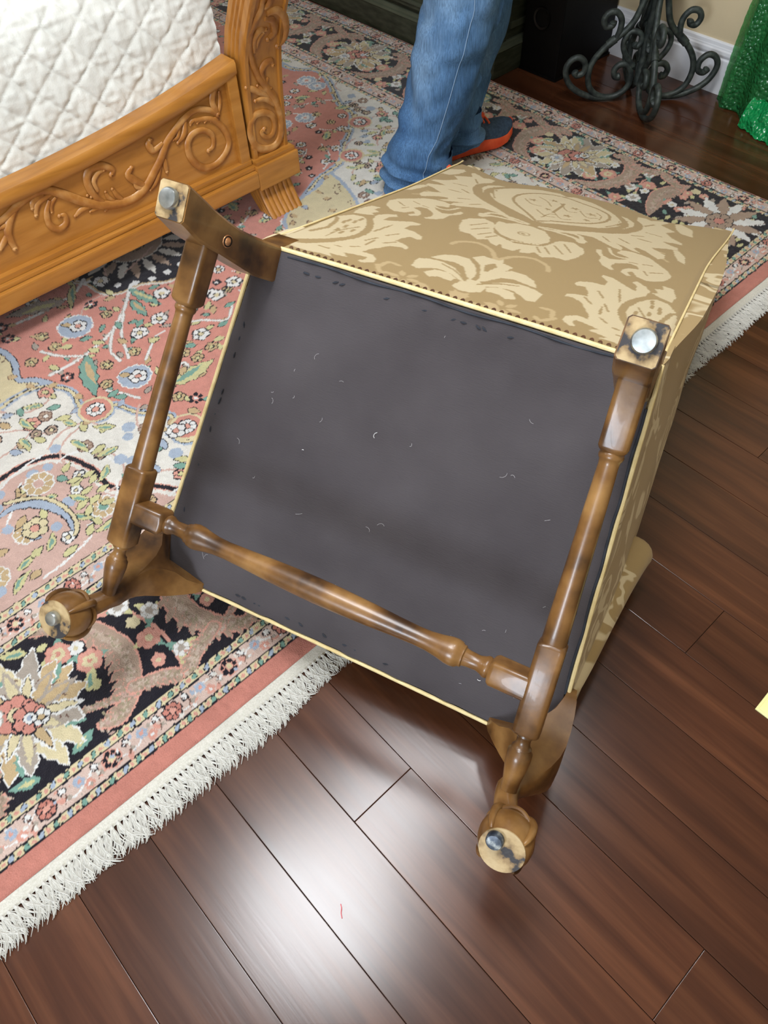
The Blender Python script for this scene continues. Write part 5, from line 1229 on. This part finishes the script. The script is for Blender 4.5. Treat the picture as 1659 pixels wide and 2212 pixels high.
for k in range(4):
    a = math.atan2(SR[1], SR[0]) + k * math.pi / 2; ca, sa = math.cos(a), math.sin(a)
    P3 = lambda L: smooth_path([np.array([r * ca, r * sa, z]) for r, z in L], 5)
    ends = lambda Q, r: [r] * (len(Q) - 4) + [r * 1.1, r * 1.25, r * 1.2, r * 0.7]
    q = P3(main); lg = mk('scroll_foot', *tube(q, ends(q, 0.0096), 10), 'iron', stand)
    for nm, L, r in (('upper_scroll', upper, 0.0094), ('floor_scroll', lower, 0.0096), ('inner_scroll', small, 0.0086)):
        q = P3(L); mk(nm, *tube(q, ends(q, r), 10), 'iron', lg)
    mk('collar', *tube([(r * ca, r * sa, z) for r, z in ((0.100, 0.190), (0.112, 0.181), (0.122, 0.172))], 0.0126, 10), 'iron', lg)
mk('stem', *lathe([(0.013, 0.052), (0.016, 0.06), (0.013, 0.075), (0.013, 0.30), (0.020, 0.31), (0.020, 0.33), (0.013, 0.34), (0.013, 0.66), (0.022, 0.68), (0.03, 0.70)], 16), 'iron', stand)
mk('top_plate', *lathe([(0.03, 0.695), (0.17, 0.70), (0.175, 0.704), (0.175, 0.712), (0.17, 0.716), (0.002, 0.716)], 40), 'iron', stand)

# ------------------------------------------------------------------ green bubble-wrapped frame leaning by the wall
wrap = thing('wrapped_bundle', 'tall bundle in green bubble wrap standing against the beige wall', 'bundle', (2.5, 0.95, 0))
WO = np.array([2.5, 0.95, 0.0])
A = np.array([2.562, 1.178]); Bq = np.array([2.425, 0.62])
dirw = (Bq - A) / np.linalg.norm(Bq - A); nrm = np.array([dirw[1], -dirw[0]]);  nrm = -nrm if nrm[0] > 0 else nrm
Lw = np.linalg.norm(Bq - A)
TT = np.arange(0, Lw, 0.0045); ZZ = np.concatenate([np.arange(0.0, 0.45, 0.0045), np.arange(0.45, 0.95, 0.02)])
WT, WZ = np.meshgrid(TT, ZZ)
fold = 0.016 * np.sin(WT * 46 + 0.5) * smoothstep(0.02, 0.08, WT) + 0.010 * vnoise(WT * 18, WZ * 5, 41)
bub = 0.0020 * np.abs(np.sin(WT * 300) * np.sin(WZ * 300)) + 0.0015 * vnoise(WT * 160, WZ * 160, 42)
off = 0.012 + fold + bub + 0.02 * smoothstep(0, 0.05, WT)
WX = A[0] + dirw[0] * WT + nrm[0] * off + 0.035 * WZ * 0; WY = A[1] + dirw[1] * WT + nrm[1] * off - 0.06 * WZ * (1 - WT / Lw)
grid_mesh('bubble_wrap', WX - WO[0], WY - WO[1], WZ + 0.003, 'green_wrap', wrap)
ft = np.arange(0.165, Lw, 0.0045); fq = np.linspace(0, 1, 24)
FT, FQ = np.meshgrid(ft, fq)
fo = 0.085 - 0.050 * FQ + 0.008 * np.sin(FT * 60) * FQ + 0.006 * vnoise(FT * 60, FQ * 5, 43); fz = 0.004 + 0.075 * np.sin(FQ * 1.9) / 0.946 + 0.003 * vnoise(FT * 150, FQ * 22, 44)
grid_mesh('wrap_flap', A[0] + dirw[0] * FT + nrm[0] * fo - WO[0], A[1] + dirw[1] * FT + nrm[1] * fo - WO[1], fz, 'green_wrap_flap', wrap)
fr_v = []
for t0, t1, z0, z1 in ((0.03, Lw, 0.01, 0.09), (0.03, 0.11, 0.09, 0.90), (0.03, Lw, 0.86, 0.93), (Lw - 0.08, Lw, 0.09, 0.86)):
    q = [A + dirw * t - nrm * o for t, o in ((t0, 0.004), (t1, 0.004), (t1, 0.018), (t0, 0.018))]
    fr_v.append(loft([[(p[0] - WO[0], p[1] - WO[1], z) for p in q] for z in (z0, z1)]))
mk('gilt_frame', *join(*fr_v), 'gilt_frame', wrap, smooth=False)
q = [A + dirw * t - nrm * o for t, o in ((0.10, 0.008), (Lw - 0.07, 0.008), (Lw - 0.07, 0.016), (0.10, 0.016))]
mk('canvas', *loft([[(p[0] - WO[0], p[1] - WO[1], z) for p in q] for z in (0.085, 0.87)]), 'gilt_frame', wrap, smooth=False)

# ------------------------------------------------------------------ small things on the floor
card = mk('card', *join(box(0.0, 0.30, -0.21, 0.0, 0.0, 0.003, 0.0008), box(0.004, 0.296, -0.206, -0.004, 0.0028, 0.0045, 0.0006)), 'card_yellow', None, smooth=False)
card.location = (0.778, -0.034, 0.0006); card.rotation_euler = (0, 0, 0.02)
tag(card, 'pale yellow card lying flat on the bare wooden floor', 'card')
ps = [gpt(x, y) for x, y in ((736, 1953), (738, 1962), (737, 1972), (739, 1984))]
thr = mk('thread', *tube(smooth_path([(p[0], p[1], 0.001) for p in ps], 4), 0.0007, 6), 'pink_thread')
tag(thr, 'tiny pink thread lying on the bare wooden floor', 'thread')

# ------------------------------------------------------------------ person walking past behind the chair
PD = np.array([0.7317, -0.6816, 0.0]); PL = np.array([0.6816, 0.7317, 0.0]); UZ = np.array([0, 0, 1.0])
PO = np.array([1.56, 1.47, 0.009])
person = thing('person', 'person in faded blue jeans and orange soled shoes stepping past the tipped chair', 'person', PO)
def skin_mesh(name, joints, edges, mat, parent, sub=2, root=0):
    me = bpy.data.meshes.new(name); me.from_pydata([tuple(np.array(j[0]) - PO) for j in joints], edges, []); me.update()
    o = bpy.data.objects.new(name, me); COL.objects.link(o); o.parent = parent
    md = o.modifiers.new('skin', 'SKIN'); md.use_smooth_shade = True
    for i, j in enumerate(joints):
        sv_ = me.skin_vertices[0].data[i]; r = j[1]; sv_.radius = (r, r) if not hasattr(r, '__len__') else r; sv_.use_root = (i == root)
    sb = o.modifiers.new('sub', 'SUBSURF'); sb.levels = sub; sb.render_levels = sub
    me.materials.append(MATS[mat]); return o
rA, rK = np.array([1.455, 1.468, 0.085]), np.array([1.545, 1.405, 0.50])
lA, lK = np.array([1.665, 1.545, 0.085]), np.array([1.735, 1.520, 0.50])
hipc = np.array([1.60, 1.475, 0.94]); rH = hipc - PL * 0.09; lH = hipc + PL * 0.09
def P_(f, l, z): return hipc * np.array([1, 1, 0]) + PD * f + PL * l + UZ * z
chest, neck, head = P_(0.07, 0, 1.28), P_(0.10, 0, 1.47), P_(0.135, 0, 1.60)
J = [(hipc, 0.13), (P_(0.03, 0, 1.10), 0.12), (chest, 0.135), (P_(0.09, 0, 1.40), 0.085), (neck, 0.052), (P_(0.125, 0, 1.555), 0.074), (P_(0.14, 0, 1.64), 0.086), (P_(0.135, 0, 1.71), 0.055),
     (rH, 0.085), (rK, 0.054), (rA, 0.036), (rA + PD * 0.10 - UZ * 0.035, 0.034), (rA + PD * 0.18 - UZ * 0.045, 0.026),
     (lH, 0.085), (lK, 0.054), (lA, 0.036), (lA + np.array([0.097, -0.022, -0.035]), 0.034), (lA + np.array([0.175, -0.04, -0.045]), 0.026),
     (P_(0.08, -0.18, 1.39), 0.055), (P_(0.10, -0.24, 1.12), 0.040), (P_(0.28, -0.22, 0.98), 0.030), (P_(0.36, -0.215, 0.95), 0.026),
     (P_(0.08, 0.18, 1.39), 0.055), (P_(0.10, 0.24, 1.12), 0.040), (P_(0.28, 0.22, 0.98), 0.030), (P_(0.36, 0.215, 0.95), 0.026),
     (P_(0.235, 0, 1.60), 0.012)]
ED = [(0, 1), (1, 2), (2, 3), (3, 4), (4, 5), (5, 6), (6, 7), (0, 8), (8, 9), (9, 10), (10, 11), (11, 12), (0, 13), (13, 14), (14, 15), (15, 16), (16, 17), (2, 18), (18, 19), (19, 20), (20, 21), (2, 22), (22, 23), (23, 24), (24, 25), (5, 26)]
for sgn, hb in ((-1, 21), (1, 25)):
    h0 = np.array(J[hb][0])
    for k, (fl, ll) in enumerate(((0.075, -0.032), (0.085, -0.011), (0.082, 0.010), (0.068, 0.030))):
        n = len(J); J += [(h0 + PD * 0.035 + PL * ll, 0.0095), (h0 + PD * fl + PL * ll - UZ * 0.012, 0.0085), (h0 + PD * (fl + 0.02) + PL * ll - UZ * 0.038, 0.0075)]; ED += [(hb, n), (n, n + 1), (n + 1, n + 2)]
    n = len(J); J += [(h0 - PL * sgn * 0.034 + PD * 0.012, 0.0105), (h0 - PL * sgn * 0.048 + PD * 0.045 - UZ * 0.012, 0.0085)]; ED += [(hb, n), (n, n + 1)]
skin_mesh('body', J, ED, 'skin', person, 2)
# shirt
skin_mesh('shirt', [(P_(0.0, 0, 0.90), 0.185), (P_(0.03, 0, 1.10), 0.150), (chest, 0.158), (P_(0.09, 0, 1.41), 0.098), (P_(0.08, -0.18, 1.39), 0.074), (P_(0.10, -0.24, 1.14), 0.056), (P_(0.08, 0.18, 1.39), 0.074), (P_(0.10, 0.24, 1.14), 0.056)],
          [(0, 1), (1, 2), (2, 3), (2, 4), (4, 5), (2, 6), (6, 7)], 'shirt_cotton', person, 2)
# hair, eyes, ears, mouth
hv = [tuple(P_(0.125, 0, 1.655) + (0.101 * math.cos(a) * math.cos(b)) * PD * (1.05) + 0.094 * math.sin(a) * math.cos(b) * PL + 0.098 * math.sin(b) * UZ - PD * 0.016 - PO) for b in np.linspace(-0.25, 1.5, 9) for a in np.linspace(0.75, 2 * math.pi - 0.75, 22)]
mk('hair', hv, [(i * 22 + j, i * 22 + j + 1, (i + 1) * 22 + j + 1, (i + 1) * 22 + j) for i in range(8) for j in range(21)], 'hair_brown', person)
for s in (-1, 1):
    ec = P_(0.215, 0.033 * s, 1.635) - PO
    mk('eye', [tuple(ec + 0.011 * np.array([math.cos(a) * math.cos(b), math.sin(a) * math.cos(b), math.sin(b)])) for b in np.linspace(-1.5, 1.5, 7) for a in np.linspace(0, 2 * math.pi, 12, endpoint=False)], [(i * 12 + j, i * 12 + (j + 1) % 12, (i + 1) * 12 + (j + 1) % 12, (i + 1) * 12 + j) for i in range(6) for j in range(12)], 'eye_white', person)
    ea = P_(0.115, 0.088 * s, 1.625) - PO
    mk('ear', *tube([tuple(ea + PD * 0.014 * math.cos(t) + UZ * 0.028 * math.sin(t) + PL * s * 0.006) for t in np.linspace(-1.2, 4.0, 12)], 0.007, 8), 'skin', person)
mk('mouth', *tube([tuple(P_(0.207, l, 1.563 - 2 * l * l) - PO) for l in np.linspace(-0.024, 0.024, 7)], [0.002, 0.005, 0.006, 0.0055, 0.006, 0.005, 0.002], 8), 'pink_thread', person)

# jeans: one loft per leg, creased, joined at the seat
def leg_loft(path, rings_n=64, seed=0, sway=0.0):
    """path: list of (centre, half front-back, half sideways, yaw) from hem upward"""
    n = 56; rows = []
    zs = np.linspace(0, 1, rings_n); keys = np.linspace(0, 1, len(path))
    C = np.array([p[0] for p in path]); A_ = np.array([p[1] for p in path]); B_ = np.array([p[2] for p in path])
    Cs = np.array([np.interp(zs, keys, C[:, k]) for k in range(3)]).T
    As = np.interp(zs, keys, A_); Bs = np.interp(zs, keys, B_)
    for i in range(rings_n):
        row = []
        for j in range(n):
            th = 2 * math.pi * j / n; c, s_ = math.cos(th), math.sin(th)
            z = Cs[i][2]
            cr_ = 0.011 * float(vnoise(th * 1.1 + seed, z * 13 + 0.9 * th, 51)) + 0.006 * float(vnoise(th * 2.4 + seed, z * 34, 52))
            stack = 0.012 * math.exp(-((z - 0.07) / 0.05) ** 2) * math.sin(z * 150 + 2.2 * c)
            k = 1 + (cr_ + stack) / 0.09
            p = Cs[i] + PD * As[i] * c * k + PL * Bs[i] * s_ * k
            if i == 0: p = p + UZ * (0.018 * c)
            row.append(tuple(p - PO))
        rows.append(row)
    return loft(rows, cap=False), rows
def hemmed(rows):   # thickness at the hem
    r0 = rows[0]; c = np.mean(np.array(r0), 0); inn = [tuple(c + (np.array(p) - c) * 0.93 + np.array([0, 0, 0.004])) for p in r0]; up = [tuple(c + (np.array(p) - c) * 0.92 + np.array([0, 0, 0.09])) for p in r0]
    return loft([r0, inn, up], cap=False)
rp = [(rA + PD * (-0.000) - UZ * 0.050, 0.098, 0.078), (rA + PD * (-0.004) - UZ * 0.020, 0.094, 0.078), (rA + PD * (-0.004) + UZ * 0.03, 0.088, 0.078), (rA + PD * 0.008 + UZ * 0.08, 0.084, 0.076), (rA * 0.72 + rK * 0.28, 0.084, 0.076), (rA * 0.5 + rK * 0.5, 0.088, 0.079), (rA * 0.25 + rK * 0.75, 0.091, 0.082), (rK, 0.092, 0.084),
      (rK * 0.72 + rH * 0.28, 0.098, 0.090), (rK * 0.4 + rH * 0.6, 0.110, 0.098), (rK * 0.12 + rH * 0.88, 0.122, 0.104), (rH + UZ * 0.04, 0.126, 0.105)]
lp_ = [(lA - UZ * 0.030 + PD * 0.01, 0.092, 0.076), (lA + UZ * 0.02, 0.088, 0.076), (lA + UZ * 0.07, 0.082, 0.074), (lA * 0.7 + lK * 0.3, 0.082, 0.075), (lA * 0.4 + lK * 0.6, 0.086, 0.078), (lK, 0.090, 0.083), (lK * 0.6 + lH * 0.4, 0.100, 0.092), (lK * 0.15 + lH * 0.85, 0.120, 0.104), (lH + UZ * 0.04, 0.126, 0.105)]
(l1, rows1), (l2, rows2) = leg_loft(rp, 90, 0), leg_loft(lp_, 80, 7)
seat = loft([[tuple(P_(0.0 + 0.13 * k_ * math.cos(a), 0.185 * k_ * math.sin(a), z) - PO) for a in np.linspace(0, 2 * math.pi, 40, endpoint=False)] for z, k_ in ((0.84, 0.80), (0.88, 1.0), (0.94, 1.02), (1.0, 0.96), (1.04, 0.93))])
jeans = mk('jeans', *join(l1, l2, hemmed(rows1), hemmed(rows2), seat), 'denim', person)
# outer side seam of the nearer leg (camera side = -PL direction)
seam = [np.array(r[int(56 * 0.80)]) + (-PL) * 0.001 for r in rows1[1:70]]
mk('side_seam', *tube(seam, 0.0011, 6), 'denim_thread', jeans)

def make_shoe(ankle, d, name='shoe'):
    d = np.array(d, float); d /= np.linalg.norm(d); l = np.array([-d[1], d[0], 0])
    heel = np.array([ankle[0], ankle[1], 0.0112]) - d * 0.075
    LEN = 0.30
    def wid(t): return float(np.interp(t, [0, 0.04, 0.15, 0.35, 0.55, 0.72, 0.86, 0.95, 1.0], [0.018, 0.031, 0.038, 0.036, 0.041, 0.049, 0.046, 0.032, 0.010]))
    def toe(t): return 0.030 * max(0, (t - 0.72) / 0.28) ** 2 + 0.012 * max(0, (0.10 - t) / 0.10) ** 2
    sole = []; upper = []
    ts = np.concatenate([np.linspace(0, 0.1, 6), np.linspace(0.14, 0.86, 16), np.linspace(0.89, 1, 8)])
    for t in ts:
        w = wid(t); z0 = toe(t); h = float(np.interp(t, [0, 0.3, 0.7, 1], [0.058, 0.054, 0.044, 0.030]))
        c = heel + d * (t * LEN)
        sole.append([tuple(c + l * (w * math.copysign(min(1, abs(math.cos(a)) ** 0.5), math.cos(a))) * (1.06 if math.sin(a) < 0 else 1.0) + UZ * (z0 + h / 2 + h / 2 * math.copysign(abs(math.sin(a)) ** 0.5, math.sin(a))) - PO) for a in np.linspace(0, 2 * math.pi, 20, endpoint=False)])
        H = float(np.interp(t, [0, 0.06, 0.20, 0.38, 0.50, 0.66, 0.82, 0.93, 1.0], [0.055, 0.075, 0.078, 0.070, 0.056, 0.040, 0.030, 0.020, 0.004]))
        upper.append([tuple(c + l * (w * 0.93 * math.cos(a)) + UZ * (z0 + h - 0.006 + H * math.sin(a) ** 0.8) - PO) for a in np.linspace(0.0, math.pi, 17)])
    sh = mk(name, *loft(upper), 'shoe_mesh', person)
    mk('sole', *loft(sole), 'shoe_orange', sh)
    lc = []
    for t in (0.42, 0.48, 0.54, 0.60, 0.66):
        H = float(np.interp(t, [0.38, 0.50, 0.66], [0.070, 0.056, 0.040])); c = heel + d * (t * LEN); h = 0.049; w = wid(t)
        lc.append(tube([tuple(c + l * (w * 0.95 * math.cos(a)) + UZ * (toe(t) + h - 0.004 + (H + 0.003) * math.sin(a) ** 0.8) - PO) for a in np.linspace(0.9, math.pi - 0.9, 9)], 0.0032, 6))
    mk('laces', *join(*lc), 'shoe_orange', sh)
    t0 = [heel + d * (t * LEN) + UZ * (0.049 + float(np.interp(t, [0.30, 0.38, 0.50, 0.66], [0.074, 0.072, 0.058, 0.043]))) - PO for t in np.linspace(0.30, 0.64, 8)]
    mk('tongue', *tube(t0, [0.012, 0.016, 0.017, 0.017, 0.016, 0.014, 0.012, 0.008], 8), 'shoe_orange', sh)
make_shoe(lA, (0.975, -0.222, 0)); make_shoe(rA - PD * 0.012, PD * 0.92 - PL * 0.39)
